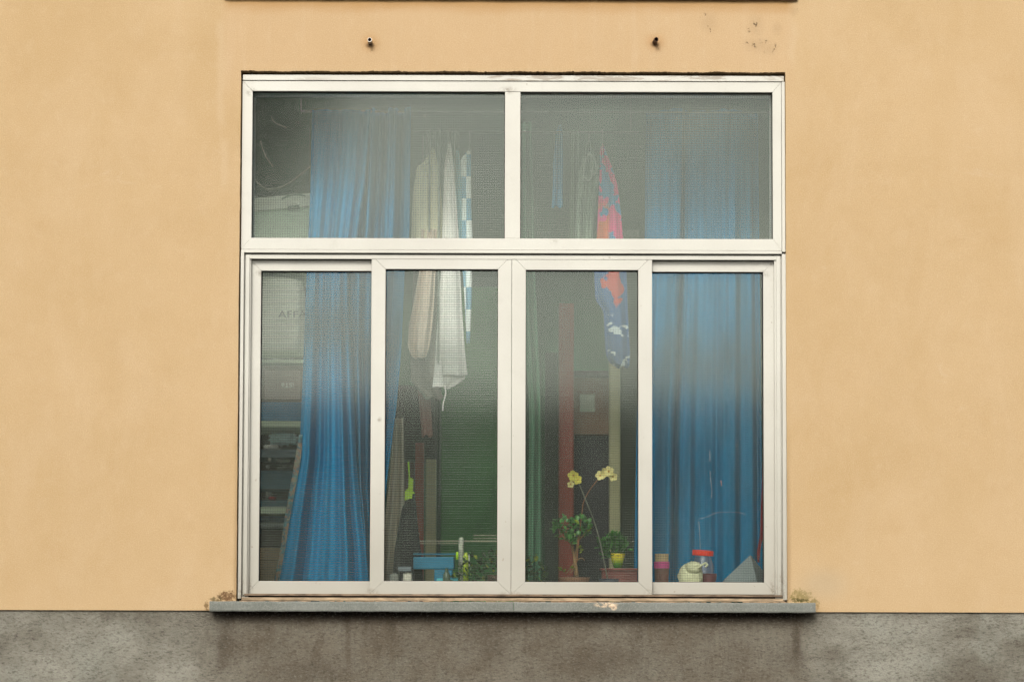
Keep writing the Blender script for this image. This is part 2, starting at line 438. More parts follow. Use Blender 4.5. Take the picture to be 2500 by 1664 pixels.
def wire_material(name, k):
    """fine nylon thread, mostly see-through"""
    m, t, b = new_mat(name); t.nodes.remove(b)
    tr = N(t, 'ShaderNodeBsdfTransparent'); df = N(t, 'ShaderNodeBsdfDiffuse'); df.inputs[0].default_value = (.30, .33, .28, 1)
    mx = N(t, 'ShaderNodeMixShader'); t.links.new(tr.outputs[0], mx.inputs[1]); t.links.new(df.outputs[0], mx.inputs[2])
    t.links.new(ramp(t, noise(t, coord(t), 2.4, 3), .35, .65, k*.5, k*1.1), mx.inputs[0])
    t.links.new(mx.outputs[0], t.nodes['Material Output'].inputs[0]); return m
WIRES = {'upper': (wire_material('mesh_thread', .17), wire_material('mesh_thread_down', .17)),
         'left': (wire_material('mesh_thread_bright', .28), wire_material('mesh_thread_faint', .10)),
         'right': (wire_material('mesh_thread_plain', .22), wire_material('mesh_thread_plain_down', .16))}

window = empty('window', (0, .03, Z(1452)))
tag(window, 'white metal framed window with two fixed lights over four glazed sliding sashes', 'window')

def mitred(x0, x1, z0, z1, wl, wr, wt, wb, y0, y1, parent, names=('top_rail', 'bottom_rail', 'stile', 'stile'), bev=.0012, g=.00012):
    """four pieces with mitred ends; x0..x1,z0..z1 outer size, w* face widths"""
    xi0, xi1, zi0, zi1 = x0+wl, x1-wr, z0+wb, z1-wt
    polys = []
    polys.append([(x0+g, z1), (x1-g, z1), (xi1-g, zi1), (xi0+g, zi1)])
    polys.append([(xi0+g, zi0), (xi1-g, zi0), (x1-g, z0), (x0+g, z0)])
    polys.append([(x0, z1-g), (xi0, zi1-g), (xi0, zi0+g), (x0, z0+g)])
    polys.append([(xi1, zi1-g), (x1, z1-g), (x1, z0+g), (xi1, zi0+g)])
    out = []
    for nme, pl, dy in zip(names, polys, (0, 0, .0007, .0007)):
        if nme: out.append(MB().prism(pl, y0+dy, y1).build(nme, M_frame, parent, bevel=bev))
    return (xi0, xi1, zi0, zi1)

def pane_and_mesh(xi0, xi1, zi0, zi1, y, parent, tilt, mg, yaw=0, kind='upper'):
    mb = MB()
    e = .008
    pts = []
    for (x, z) in ((xi0-e, zi0-e), (xi1+e, zi0-e), (xi1+e, zi1+e), (xi0-e, zi1+e)):
        f = (z-(zi0+zi1)/2); g = (x-(xi0+xi1)/2)
        pts.append((x, y + f*math.tan(R(tilt)) + g*math.tan(R(yaw)), z))
    mb.v = pts; mb.f = [(0, 1, 2, 3)]
    # a real sheet: one skin here, the glass is a single coated sheet
    mb.build('pane', mg, parent)
    p = u(6.0)
    hh = MB(); vv = MB(); tw = .0011
    yb = y + (.026 if kind == 'upper' else .014)
    z = zi0 - .002
    while z < zi1:
        hh.box(xi0-.004, xi1+.004, yb, yb+.0016, z-tw, z+tw); z += p
    x = xi0 + .001
    while x < xi1:
        vv.box(x-tw*.8, x+tw*.8, yb+.0018, yb+.0032, zi0-.004, zi1+.004); x += p
    stuff(hh.build('wire_mesh', WIRES[kind][0], parent))
    stuff(vv.build('wire_mesh', WIRES[kind][1], parent))

# outer frame ------------------------------------------------
FL, FR = X(583.5, 832), X(1919.5, 832)
# head strip above the fixed lights
HZ0, HZ1 = Z(196.3), Z(182.3)
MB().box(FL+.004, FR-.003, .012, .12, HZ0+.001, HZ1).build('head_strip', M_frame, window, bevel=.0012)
# fixed lights: outer rails
TX0, TX1 = FL+.002, FR-.012
TZ1, TZ0 = Z(197), Z(608.5)
g0 = mitred(TX0, TX1, TZ0, TZ1, X(614, 400)-TX0, TX1-X(1888, 400), TZ1-Z(221.5), Z(580.3)-TZ0, .016, .12, window, ('top_rail', 'bottom_rail', 'stile', 'stile'))
MB().box(FR-.0112, FR, .011, .12, Z(612), HZ0-.0005).build('jamb_strip', M_frame, window, bevel=.0012)
xm0, xm1 = X(1232.5, 400), X(1270.5, 400)
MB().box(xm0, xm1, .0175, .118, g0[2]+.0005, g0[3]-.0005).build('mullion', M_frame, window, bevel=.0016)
# drip edge under the fixed lights
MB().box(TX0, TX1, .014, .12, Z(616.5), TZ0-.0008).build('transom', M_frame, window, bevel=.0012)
pane_and_mesh(g0[0], xm0, g0[2], g0[3], .048, window, -1.25, M_glass_top, .1)
pane_and_mesh(xm1, g0[1], g0[2], g0[3], .048, window, -.95, M_glass_top, -.1)
def bead(x0, x1, z0, z1, y, parent, wd=.0028):
    """rubber bead round a pane, dark"""
    mb = MB()
    mb.box(x0, x1, y, y+.012, z1-wd, z1); mb.box(x0, x1, y, y+.012, z0, z0+wd*.7)
    mb.box(x0, x0+wd*.6, y, y+.012, z0+wd*.7, z1-wd); mb.box(x1-wd*.6, x1, y, y+.012, z0+wd*.7, z1-wd)
    return mb.build('rubber_bead', M_gasket, parent)
bead(g0[0], xm0, g0[2], g0[3], .026, window)
bead(xm1, g0[1], g0[2], g0[3], .026, window)
# jambs of the sliding part: two stepped strips on each side, with dark grooves
JZ0, JZ1 = Z(1462), Z(617)
for s in (0, 1):
    a, b_ = ((X(583.2, 1040), X(591.2, 1040)) if not s else (X(1911.5, 1040), X(1921, 1040)))
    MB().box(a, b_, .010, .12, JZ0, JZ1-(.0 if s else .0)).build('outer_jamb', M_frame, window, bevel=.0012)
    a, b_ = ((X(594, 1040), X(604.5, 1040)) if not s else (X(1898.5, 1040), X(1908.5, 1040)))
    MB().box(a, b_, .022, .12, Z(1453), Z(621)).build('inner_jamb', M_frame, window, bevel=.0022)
# groove behind the strips
mb = MB(); mb.box(FL+.001, X(607, 1040), .030, .118, JZ0, Z(619)); mb.box(X(1894, 1040), FR-.001, .030, .118, JZ0, Z(619))
mb.build('jamb_back', M_frame, window)
# upper track rail of the sliding sashes; a near-black block paints the gap's shade
MB().box(X(597, 625)+.003, X(1906, 625)-.003, .024, .034, Z(630.5), Z(620.5)).build('head_track', M_frame, window, bevel=.0012)
MB().box(X(590, 625), X(1912, 625), .05, .118, Z(634.5), Z(615)).build('track_gap_shade', M_dark, window)
# bottom track
MB().box(X(594, 1450), X(1912, 1450), .020, .115, Z(1454.5), Z(1449.5)).build('bottom_track', M_track, window, bevel=.0008)
MB().box(X(590, 1450), X(1916, 1450), .034, .115, Z(1458.5), Z(1454.7)).build('track_gap_shade', M_dark, window)  # solid near-black block painted in for the shade below the track
MB().box(X(588, 1450), X(1918, 1450), .016, .115, Z(1466), Z(1458.7)).build('bottom_track', simple('old_sealant', (.30, .225, .145), .85, .35, 22, .4, stretch=(1, 1, 4)), window, bevel=.001)

# four sliding sashes
def sash(pxl, pxgl, pxgr, pxr, pyt, pygt, pygb, pyb, y0, tilt, yaw):
    pxm = (pxl+pxr)/2; pym = 1040
    x0, x1 = X(pxl, pym, y0), X(pxr, pym, y0)
    z1, z0 = Z(pyt, pxm, y0), Z(pyb, pxm, y0)
    s = MB()
    wl, wr = X(pxgl, pym, y0)-x0, x1-X(pxgr, pym, y0)
    wt, wb = z1-Z(pygt, pxm, y0), Z(pygb, pxm, y0)-z0
    xi0, xi1, zi0, zi1 = x0+wl, x1-wr, z0+wb, z1-wt
    # the sash body: the inner rebate that carries the glass
    s.box(x0+.004, x1-.004, y0+.012, y0+.030, zi1-.0026, z1-.004)
    s.box(x0+.004, x1-.004, y0+.012, y0+.030, z0+.004, zi0+.0018)
    s.box(x0+.004, xi0+.0016, y0+.012, y0+.030, zi0+.0018, zi1-.0026)
    s.box(xi1-.0016, x1-.004, y0+.012, y0+.030, zi0+.0018, zi1-.0026)
    so_ = s.build('sash', M_gasket, window)
    mitred(x0, x1, z0, z1, wl, wr, wt, wb, y0, y0+.011, so_)
    pane_and_mesh(xi0, xi1, zi0, zi1, y0+.021, so_, tilt, M_glass, yaw, 'left' if pxm < 1240 else 'right')
    return so_
sash(606.3, 634.5, 908, 936, 634.8, 661, 1417.6, 1449.5, .048, .12, .15)
sash(905, 939.4, 1214.8, 1248.2, 623.5, 656.9, 1417.8, 1450.5, .026, .22, -.1)
sash(1248.9, 1283, 1558.5, 1592.3, 623.9, 658.9, 1419.9, 1451.2, .026, .1, .2)
sash(1562, 1590, 1864.6, 1892.8, 637.2, 663.5, 1420.6, 1450, .048, .12, -.15)

# ------------------------------------------------------------------ stone sill
def stone(name, c1, c2):
    m, t, b = new_mat(name); v = coord(t)
    c = mixc(t, ramp(t, noise(t, v, 8, 6, .6), .35, .65), c1, c2)
    c = mixc(t, ramp(t, noise(t, mapping(t, v, scale=(5, 1, 1)), 6, 5, .7), .5, .75, 0, .4), c, (.15, .145, .125))
    c = mixc(t, ramp(t, noise(t, v, 210, 3, .8), .42, .75, 0, .35), c, (.34, .345, .31))
    for bx in ((1478, 1475, 34, 9), (1497, 1482, 10, 8)):
        q = math_(t, 'MULTIPLY', blob(t, v, *bx, soft=.5), ramp(t, noise(t, v, 60, 4, .7), .4, .55))
        c = mixc(t, q, c, (.5, .38, .26))
    t.links.new(c, b.inputs['Base Color']); b.inputs['Roughness'].default_value = .85
    bump(t, b, noise(t, v, 120, 5, .65), .4, .003)
    return m
M_sill = stone('grey_stone', (.118, .125, .108), (.152, .158, .14))
sill = empty('window_sill', (0, 0, Z(1480)))
tag(sill, 'grey stone window sill in two slabs, chipped right of the middle', 'window sill')
def slab(x0, x1, z0, z1, y0, y1, nx=90, seed=0):
    random.seed(seed); mb = MB()
    def prof(i):
        a = .0007*math.sin(i*.7+seed) + random.uniform(-.0005, .0005)
        return [(y1, z1), (y0+.004, z1+a), (y0+.0012, z1-.002+a), (y0, z1-.006), (y0+.0003, z0+.004), (y0+.003, z0+a*.6), (y1, z0)]
    k = 7
    for i in range(nx+1):
        x = x0+(x1-x0)*i/nx
        e = min(i, nx-i); r = .004 if e == 0 else 0
        for (y, z) in prof(i): mb.v.append((x, y + (r if y < .1 else 0), z))
    for i in range(nx):
        for j in range(k): mb.f.append((i*k+j, (i+1)*k+j, (i+1)*k+(j+1) % k, i*k+(j+1) % k))
    mb.f.append(tuple(range(k))); mb.f.append(tuple(nx*k+j for j in reversed(range(k))))
    return mb
SZ1, SZ0, SY = Z(1468.3), Z(1492.6), -.050
slab(X(510.8, 1480, SY), X(1253.4, 1480, SY), SZ0, SZ1, SY, .2, seed=3).build('stone_slab', M_sill, sill)
slab(X(1254.4, 1480, SY), X(1991.5, 1480, SY), SZ0, SZ1-.0004, SY-.0006, .2, seed=8).build('stone_slab', M_sill, sill)
# chip flake and mortar crumbs on the front edge
mb = MB(); c = P(1496, 1478, SY)
mb.lathe(c, [(.001, -.005), (.007, -.003), (.009, .001), (.004, .005), (.001, .006)], 9, Matrix.Diagonal((1, .4, 1)))
mb.build('flake', simple('pale_mortar', (.55, .42, .30), .9, .2, 60), sill, smooth=True)
mb = MB(); random.seed(5)
for i in range(220):                                         # crumbled mortar bed on top of the slabs
    px = random.uniform(590, 1915); q = P(px, 1467.2, 0)
    s = random.uniform(.002, .006)
    mb.box(q.x-s*2, q.x+s*2, .002-s*.4, .014, SZ1-.0004, SZ1+s*.35)
stuff(mb.build('mortar_bed', simple('crumbled_mortar', (.30, .20, .12), .95, .5, 40), sill))

# sill of the window above, only its underside edge is in view
us = slab(X(547, 2, -.016), X(1948, 2, -.016), Z(1, 1250, 0), Z(1, 1250, 0)+.035, -.016, .05, seed=5)
o = us.build('upper_window_sill', simple('brown_stone', (.16, .10, .055), .9, .3, 20, .2))
tag(o, 'underside edge of the next window sill along the top of the photo', 'window sill')

# ------------------------------------------------------------------ two pipe stubs
M_pipe = simple('galvanised_pipe', (.22, .20, .18), .4, .4, 90, .1, .5, .8)
M_pipe2 = simple('rusty_pipe', (.09, .05, .03), .7, .5, 90, .2, .4, .5)
M_black = simple('pipe_inside', (.004, .003, .003), .95, .1, 20)
def pipe(px, py, mm, tiltx, label, r=.0078):
    p = P(px, py, 0)
    t = empty('pipe_stub', (p.x, 0, p.z))
    tag(t, label, 'pipe', 'pipe stubs over the window')
    d = Vector((tiltx, -1, .06)).normalized() * .045
    a = Vector((p.x, .01, p.z)) - Vector((0, 0, 0)); b = a + d
    n = 20; mb = MB()
    # outer and inner skin with a rim
    mb.tube([a, b], r, n, cap=False); k = len(mb.v)
    mb.tube([a, b], r*.78, n, cap=False)
    for i in range(n):
        j = (i+1) % n
        mb.f.append((n+i, n+j, k+n+j, k+n+i))
    mb.build('tube', mm, t, smooth=False)
    MB().tube([a+d*.05, a+d*.3], r*.77, n).build('bore', M_black, t)
pipe(904, 105, M_pipe, .0, 'short bright metal pipe stub, the left one above the window')
pipe(1597, 104, M_pipe2, .12, 'short dark rusty pipe stub, the right one above the window')

# ------------------------------------------------------------------ the room behind the glass
RX0, RX1, RY1, RZ0, RZ1 = -2.3, 2.3, 3.3, .72, 4.15
M_room = simple('room_wall_paint', (.70, .70, .64), .9, .3, 3, .1)
M_ceil = simple('ceiling_paint', (.70, .67, .60), .9, .2, 3)
M_floor = simple('tiled_floor', (.50, .45, .38), .6, .3, 6)
struct(MB().box(RX0, RX1, RY1, RY1+.1, RZ0, RZ1).build('room_back_wall', simple('green_room_wall', (.045, .105, .06), .9, .4, 2.2)))
# both side walls with unseen openings added between the piers to light the room
for nm_, xa, xb in (('room_left_wall', RX0-.1, RX0), ('room_right_wall', RX1, RX1+.1)):
    mb = MB(); mb.box(xa, xb, .221, RY1, RZ0, 1.35); mb.box(xa, xb, .221, RY1, 3.62, RZ1)
    mb.box(xa, xb, .221, .30, 1.35, 3.62); mb.box(xa, xb, 2.7, RY1, 1.35, 3.62); mb.box(xa, xb, 1.45, 1.52, 1.35, 3.62)
    struct(mb.build(nm_, M_room))
# ceiling with an unseen opening added over the laundry to light the room
mb = MB(); mb.box(RX0-.1, RX1+.1, .221, .26, RZ1, RZ1+.1); mb.box(RX0-.1, RX1+.1, 1.75, RY1+.1, RZ1, RZ1+.1)
mb.box(RX0-.1, RX0+.25, .26, 1.75, RZ1, RZ1+.1); mb.box(RX1-.25, RX1+.1, .26, 1.75, RZ1, RZ1+.1)
struct(mb.build('ceiling', M_ceil))
struct(MB().box(RX0-.1, RX1+.1, .221, RY1+.1, RZ0-.1, RZ0).build('floor', M_floor))
SB = 1.612                                                     # top of the window board
wb = MB().box(OL+.01, OR_-.01, .14, .62, SB-.03, SB).build('window_board', simple('window_board_paint', (.3, .27, .23), .6, .3, 8), None, bevel=.003)
tag(wb, 'inner window board carrying the plants and jars, hidden behind the bottom rails', 'window board')

def interp(rows, py):
    for (a, l0, r0), (b, l1, r1) in zip(rows, rows[1:]):
        if py <= b:
            f = (py-a)/(b-a); return l0+(l1-l0)*f, r0+(r1-r0)*f
    return rows[-1][1], rows[-1][2]
def cloth(name, m, rows, Y, fold, nu=60, nv=40, parent=None, solid=.0015, jag=0):
    """hanging cloth: rows of (photo y, left x, right x) at distance Y; fold(u, v) moves it towards the room"""
    mb = MB(); y0, y1 = rows[0][0], rows[-1][0]
    for i in range(nv+1):
        v = i/nv; py = y0+(y1-y0)*v
        l, r = interp(rows, py)
        for k in range(nu+1):
            uu = k/nu
            p = P(l+(r-l)*uu, py + (jag*math.sin(uu*9+1) if i == nv else 0), Y)
            mb.v.append((p.x, Y+fold(uu, v), p.z))
    for i in range(nv):
        for k in range(nu):
            a = i*(nu+1)+k
            mb.f.append((a, a+1, a+nu+2, a+nu+1))
    return mb.build(name, m, parent, smooth=True, solid=solid)

def fabric(name, c, var=.2, transl=.15, weave=350, stretch=(1, 1, .15)):
    m, t, b = new_mat(name); v = coord(t)
    n1 = noise(t, mapping(t, v, scale=stretch), 14, 4, .6)
    cc = mixc(t, ramp(t, n1, .3, .7), tuple(x*(1-var) for x in c), tuple(min(1, x*(1+var)) for x in c))
    t.links.new(cc, b.inputs['Base Color']); b.inputs['Roughness'].default_value = .9; b.inputs['Specular IOR Level'].default_value = .08
    tr = N(t, 'ShaderNodeBsdfTranslucent'); t.links.new(cc, tr.inputs[0])
    mx = N(t, 'ShaderNodeMixShader'); mx.inputs[0].default_value = transl
    t.links.new(b.outputs[0], mx.inputs[1]); t.links.new(tr.outputs[0], mx.inputs[2])
    t.links.new(mx.outputs[0], t.nodes['Material Output'].inputs[0])
    return m
def g(x, c, s): return math.exp(-((x-c)/s)**2)

M_blue = fabric('bright_blue_cotton', (.0003, .20, .40), .12)
M_blue2 = fabric('shaded_blue_cotton', (.0005, .17, .34), .25)  # same blue cloth, its fold shade put into a darker colour
M_blue3 = fabric('worn_blue_cotton', (.0005, .145, .29), .22)

# left curtain, bright panel
def f1(a, v):
    k = .5+.9*v
    y = .020*math.sin(a*19+1.5*v+.5)*k + .010*math.sin(a*43+3*v)*k
    y += .05*g(a, .50-.04*v, .06)*min(1, .3+v) + .05*g(a, .86, .05) + .05*v*g(a, .26, .06)
    return y
rowsA = [(268, 762, 905), (450, 758, 890), (580, 752, 872), (660, 748, 848), (800, 742, 852), (1000, 734, 862), (1120, 728, 868), (1250, 705, 880), (1340, 690, 892), (1460, 668, 900)]
left = cloth('blue_curtain', M_blue, rowsA, .42, f1, 150, 70)
tag(left, 'bright blue curtain at the left, flaring to a patterned edge at the bottom', 'curtain')
trimrows = [(1060, 730, 738), (1120, 720, 735), (1250, 697, 710), (1340, 684, 696), (1460, 660, 673)]
m, t, b = new_mat('patterned_trim'); v = coord(t)
vo = N(t, 'ShaderNodeTexVoronoi'); vo.inputs['Scale'].default_value = 120; t.links.new(v, vo.inputs['Vector'])
hs = N(t, 'ShaderNodeSeparateColor'); t.links.new(vo.outputs['Color'], hs.inputs[0])
cc = mixc(t, ramp(t, hs.outputs[0], .25, .3), (.05, .15, .17), (.16, .16, .12)); cc = mixc(t, ramp(t, hs.outputs[1], .62, .66), cc, (.20, .13, .09)); cc = mixc(t, ramp(t, hs.outputs[2], .74, .78), cc, (.05, .10, .12))
t.links.new(cc, b.inputs['Base Color']); b.inputs['Roughness'].default_value = .9
cloth('trim', m, trimrows, .405, lambda a, v: .004*math.sin(v*30), 6, 60, left)
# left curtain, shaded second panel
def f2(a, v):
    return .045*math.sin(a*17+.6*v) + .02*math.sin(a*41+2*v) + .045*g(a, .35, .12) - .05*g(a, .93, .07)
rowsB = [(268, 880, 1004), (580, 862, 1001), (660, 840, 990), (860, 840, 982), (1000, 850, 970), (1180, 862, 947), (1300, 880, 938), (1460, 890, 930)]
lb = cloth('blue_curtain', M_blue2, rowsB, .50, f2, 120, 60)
tag(lb, 'shaded blue curtain panel gathered behind the right side of the bright one', 'curtain')
# right curtain
def f3(a, v):
    y = .028*math.sin(a*15+1) + .012*math.sin(a*37+v*2) + .006*math.sin(a*71)
    y += .07*g(a, .13+.01*v, .055)*(.3+.8*v) + .07*g(a, .335-.03*v, .014+.01*v) + .05*g(a, .62, .05) + .09*g(a, .97, .04)
    return y
rowsC = [(268, 1578, 1852), (580, 1576, 1856), (700, 1574, 1858), (1000, 1557, 1862), (1460, 1548, 1866)]
rc = cloth('blue_curtain', M_blue3, rowsC, .56, f3, 200, 50)
tag(rc, 'wide blue curtain filling the right sliding sash and right fixed light', 'curtain')
# rail the curtains hang from
q0, q1 = P(735, 272, .48), P(1880, 272, .48)
M_wood_r = simple('grey_green_rail', (.16, .18, .16), .6, .2, 20)
rl = empty('curtain_rail', (q0.x, .48, q0.z)); tag(rl, 'thin grey curtain rail behind the fixed lights, across their tops', 'curtain rail')
MB().tube([(q0.x, .48, q0.z), (q1.x, .48, q0.z)], .004, 10).build('rod', M_wood_r, rl)
for q in (q0, q1): MB().tube([(q.x, .48, q0.z), (q.x, .48, RZ1)], .0012, 8).build('hanger', M_wood_r, rl)

# strings looping over the storage box
M_cord = simple('pale_cord', (.20, .26, .17), .8, .2, 40)
def cord(pts, Y, r, label, m=None, name='cord', cat='cord'):
    o = MB().tube([P(x, y, Y) for x, y in pts], r, 6).build(name, m or M_cord, smooth=True); return tag(o, label, cat)
def curve(pts, n=8):
    out = []
    for i in range(len(pts)-1):
        p0 = pts[max(i-1, 0)]; p1 = pts[i]; p2 = pts[i+1]; p3 = pts[min(i+2, len(pts)-1)]
        for k in range(n):
            t_ = k/n
            out.append(tuple(.5*((2*p1[j]) + (-p0[j]+p2[j])*t_ + (2*p0[j]-5*p1[j]+4*p2[j]-p3[j])*t_*t_ + (-p0[j]+3*p1[j]-3*p2[j]+p3[j])*t_**3) for j in range(len(p1))))
    out.append(tuple(pts[-1])); return out
cord(curve([(615, 300), (618, 420), (640, 455), (668, 461), (700, 450), (735, 425), (765, 400)]), .66, .0028, 'pale cord sagging in a loop just over the white storage box')
cord(curve([(636, 345), (648, 380), (667, 408)]), .64, .002, 'short thin cord end above the sagging cord at the upper left')
cord(curve([(663, 285), (672, 300), (700, 312)]), .62, .0016, 'fine thread at the very top left of the left fixed light')

# storage box tilted on top of the shelf unit
M_mint = simple('mint_plastic', (.58, .78, .58), .5, .08, 5)
M_mintd = simple('mint_plastic_lid', (.78, .86, .74), .5, .08, 5)
M_mints = simple('mint_plastic_rim', (.26, .36, .28), .5, .1, 5)
def rot_about(p, deg): return Matrix.Translation(p) @ Matrix.Rotation(R(deg), 4, 'Y') @ Matrix.Translation(-p)
p0 = P(600, 640, .70); pc = P(680, 520, .70)
bx = empty('storage_box', (pc.x, .70, p0.z)); tag(bx, 'mint green plastic storage box with pale tilted lid and grip, upper left', 'box')
Mr = rot_about(pc, -5.5)
def L(px, py, Y): p = P(px, py, Y); return p
a, b_ = L(560, 505, .70), L(785, 640, .70)
MB().box(a.x, b_.x, .705, 1.0, b_.z, a.z, Mr).build('tub', M_mint, bx, bevel=.006)
a, b_ = L(556, 478, .69), L(790, 508, .69)
MB().box(a.x-.004, b_.x+.004, .690, 1.01, b_.z, a.z, Mr).build('lid', M_mintd, bx, bevel=.006)
MB().box(a.x-.006, b_.x+.006, .686, .70, b_.z-.004, b_.z+.0035, Mr).build('rim', M_mintd, bx, bevel=.001)
MB().tube([P(x, y, .687) for x, y in curve([(688, 486), (705, 478), (725, 475), (746, 478)])], .0034, 6).build('grip', M_mints, bx, smooth=True)
a, b_ = L(703, 498, .684), L(731, 506, .684)
MB().box(a.x, b_.x, .676, .69, b_.z, a.z, Mr).build('latch', M_mintd, bx, bevel=.0015)
a, b_ = L(704, 506, .69), L(732, 513, .69)
MB().box(a.x, b_.x, .680, .70, b_.z, a.z, Mr).build('latch', M_mints, bx, bevel=.0012)

# shelf unit with its shelves
YS = .78
M_shelf = simple('pale_green_shelf', (.66, .78, .58), .6, .15, 6, stretch=(.3, 1, 1))
M_post = simple('brown_side_panel', (.06, .045, .04), .8, .3, 8)
sx0 = X(560, 1000, YS); sx1 = X(752, 1000, YS)
sh = empty('shelf_unit', ((sx0+sx1)/2, YS, RZ0)); tag(sh, 'pale green shelf unit crammed with bags and boxes at the left edge', 'shelf unit')
for py0, py1 in ((646, 664), (877, 885), (1027, 1042), (1237, 1254), (1425, 1440)):
    MB().box(sx0, sx1, YS, YS+.42, Z(py1, 700, YS), Z(py0, 700, YS)).build('shelf', M_shelf, sh, bevel=.002)
for xx_ in (sx0-.022, sx1+.002):
    for yy_ in (YS+.01, YS+.39): MB().box(xx_, xx_+.02, yy_, yy_+.02, RZ0, Z(640, 700, YS)).build('post', M_post, sh)
MB().box(sx0, sx1, YS+.421, YS+.43, RZ0, Z(640, 700, YS)).build('back_panel', M_post, sh)

def pbox(px0, py0, px1, py1, Y, d, name, m, bevel=.002, parent=None, rot=0):
    a, b_ = P(px0, (py0+py1)/2, Y), P(px1, (py0+py1)/2, Y)
    z1, z0 = Z(py0, (px0+px1)/2, Y), Z(py1, (px0+px1)/2, Y)
    M_ = rot_about(Vector(((a.x+b_.x)/2, Y, (z0+z1)/2)), rot) if rot else None
    return MB().box(a.x, b_.x, Y, Y+d, z0, z1, M_).build(name, m, parent, bevel=bevel)
def crumple(name, m, px0, py0, px1, py1, Y, d, seed=0, amp=.012, parent=None, n=18, ridge=6, fl=.9):
    """soft bag: a rounded block with creased, uneven faces"""
    random.seed(seed)
    cx, cy = (px0+px1)/2, (py0+py1)/2
    c = P(cx, cy, Y+d/2)
    hx = abs(P(px1, cy, Y).x-P(px0, cy, Y).x)/2; hz = abs(Z(py0, cx, Y)-Z(py1, cx, Y))/2
    bm = bmesh.new(); bmesh.ops.create_icosphere(bm, subdivisions=4, radius=1)
    ph = [(Vector((random.uniform(-1, 1), random.uniform(-1, 1), random.uniform(-1, 1))).normalized()*random.uniform(2, ridge), random.uniform(0, 6), random.uniform(.3, 1)) for _ in range(9)]
    for v_ in bm.verts:
        q = v_.co.copy()
        s = max(abs(q.x), abs(q.y), abs(q.z)); q2 = q*(1-fl*.75) + (q/s)*(fl*.75)
        h = sum(w_*abs(math.sin(k.dot(q)*2+p_)) for k, p_, w_ in ph)/len(ph)
        f = 1 - amp/max(hx, hz)*4*h
        v_.co = Vector((c.x+q2.x*hx*f, c.y+q2.y*d/2*f, c.z+q2.z*hz*f))
    me = bpy.data.meshes.new(name); bm.to_mesh(me); bm.free()
    for p_ in me.polygons: p_.use_smooth = True
    me.materials.append(m); o = bpy.data.objects.new(name, me); col.objects.link(o)
    if parent: o.parent = parent; o.matrix_parent_inverse = Matrix.Translation(-parent.location)
    return o
def lettering(txt, px, py, Y, h_px, m, parent, rot=0, wide=1.0, name='lettering'):
    cu = bpy.data.curves.new(name, 'FONT'); cu.body = txt; cu.align_x = 'CENTER'; cu.align_y = 'CENTER'
    cu.size = u(h_px, Y)/.70; cu.extrude = .0004
    tmp = bpy.data.objects.new(name, cu); col.objects.link(tmp)
    dg = bpy.context.evaluated_depsgraph_get(); me = bpy.data.meshes.new_from_object(tmp.evaluated_get(dg))
    bpy.data.objects.remove(tmp); me.materials.clear(); me.materials.append(m)
    p = P(px, py, Y)
    me.transform(Matrix.Translation(p) @ Matrix.Rotation(R(rot), 4, 'Y') @ Matrix.Rotation(R(90), 4, 'X') @ Matrix.Diagonal((wide, 1, 1, 1)))
    o = bpy.data.objects.new(name, me); col.objects.link(o)
    o.parent = parent; o.matrix_parent_inverse = Matrix.Translation(-parent.location); return o

M_bag = simple('white_bag_plastic', (.88, .88, .76), .6, .08, 6, .3)
o = crumple('carrier_bag', M_bag, 588, 672, 748, 880, .76, .3, 4, .006, fl=1.0)
tag(o, 'large white bag with faded block letters on the top shelf at left', 'bag')
lettering('AFFA', 714, 768, .738, 17, simple('faded_ink', (.10, .08, .09), .8, .3, 60), o, wide=1.28)
p = pbox(600, 892, 738, 976, .80, .3, 'cardboard_box', simple('grey_brown_card', (.26, .20, .17), .8, .15, 7), .002)
tag(p, 'grey brown box lying upside down with small white print, under the white bag', 'box')
pbox(646, 904, 733, 974, .797, .002, 'front_panel', simple('pinkish_card', (.42, .32, .28), .8, .1, 9), 0, p)
lettering('iSTé', 702, 939, .793, 11, simple('white_print', (.95, .95, .9), .7, .05, 20), p, rot=180, wide=1.15)
p = pbox(592, 981, 741, 1026, .80, .3, 'storage_bin', simple('slate_blue_plastic', (.06, .24, .46), .6, .2, 6), .004)
tag(p, 'flat slate blue bin between the upside down box and the pale shelf', 'bin')
M_bagc = simple('glassy_pale_bag', (.60, .88, .86), .35, .25, 14, .4, .5)
M_bagw = simple('milky_plastic_bag', (.85, .86, .78), .5, .2, 18, .4)
o = crumple('plastic_bag', M_bagc, 640, 1046, 742, 1094, .83, .2, 7, .02, ridge=12); tag(o, 'creased pale turquoise plastic bag directly below the upper pale shelf', 'bag')
o = crumple('plastic_bag', M_bagw, 634, 1082, 690, 1099, .80, .1, 9, .012, ridge=9); tag(o, 'small flat white bag tucked below the turquoise bag', 'bag')
M_crate = simple('dark_teal_crate', (.05, .13, .17), .55, .25, 6)
M_crate2 = simple('smoky_crate', (.09, .14, .17), .5, .25, 6)
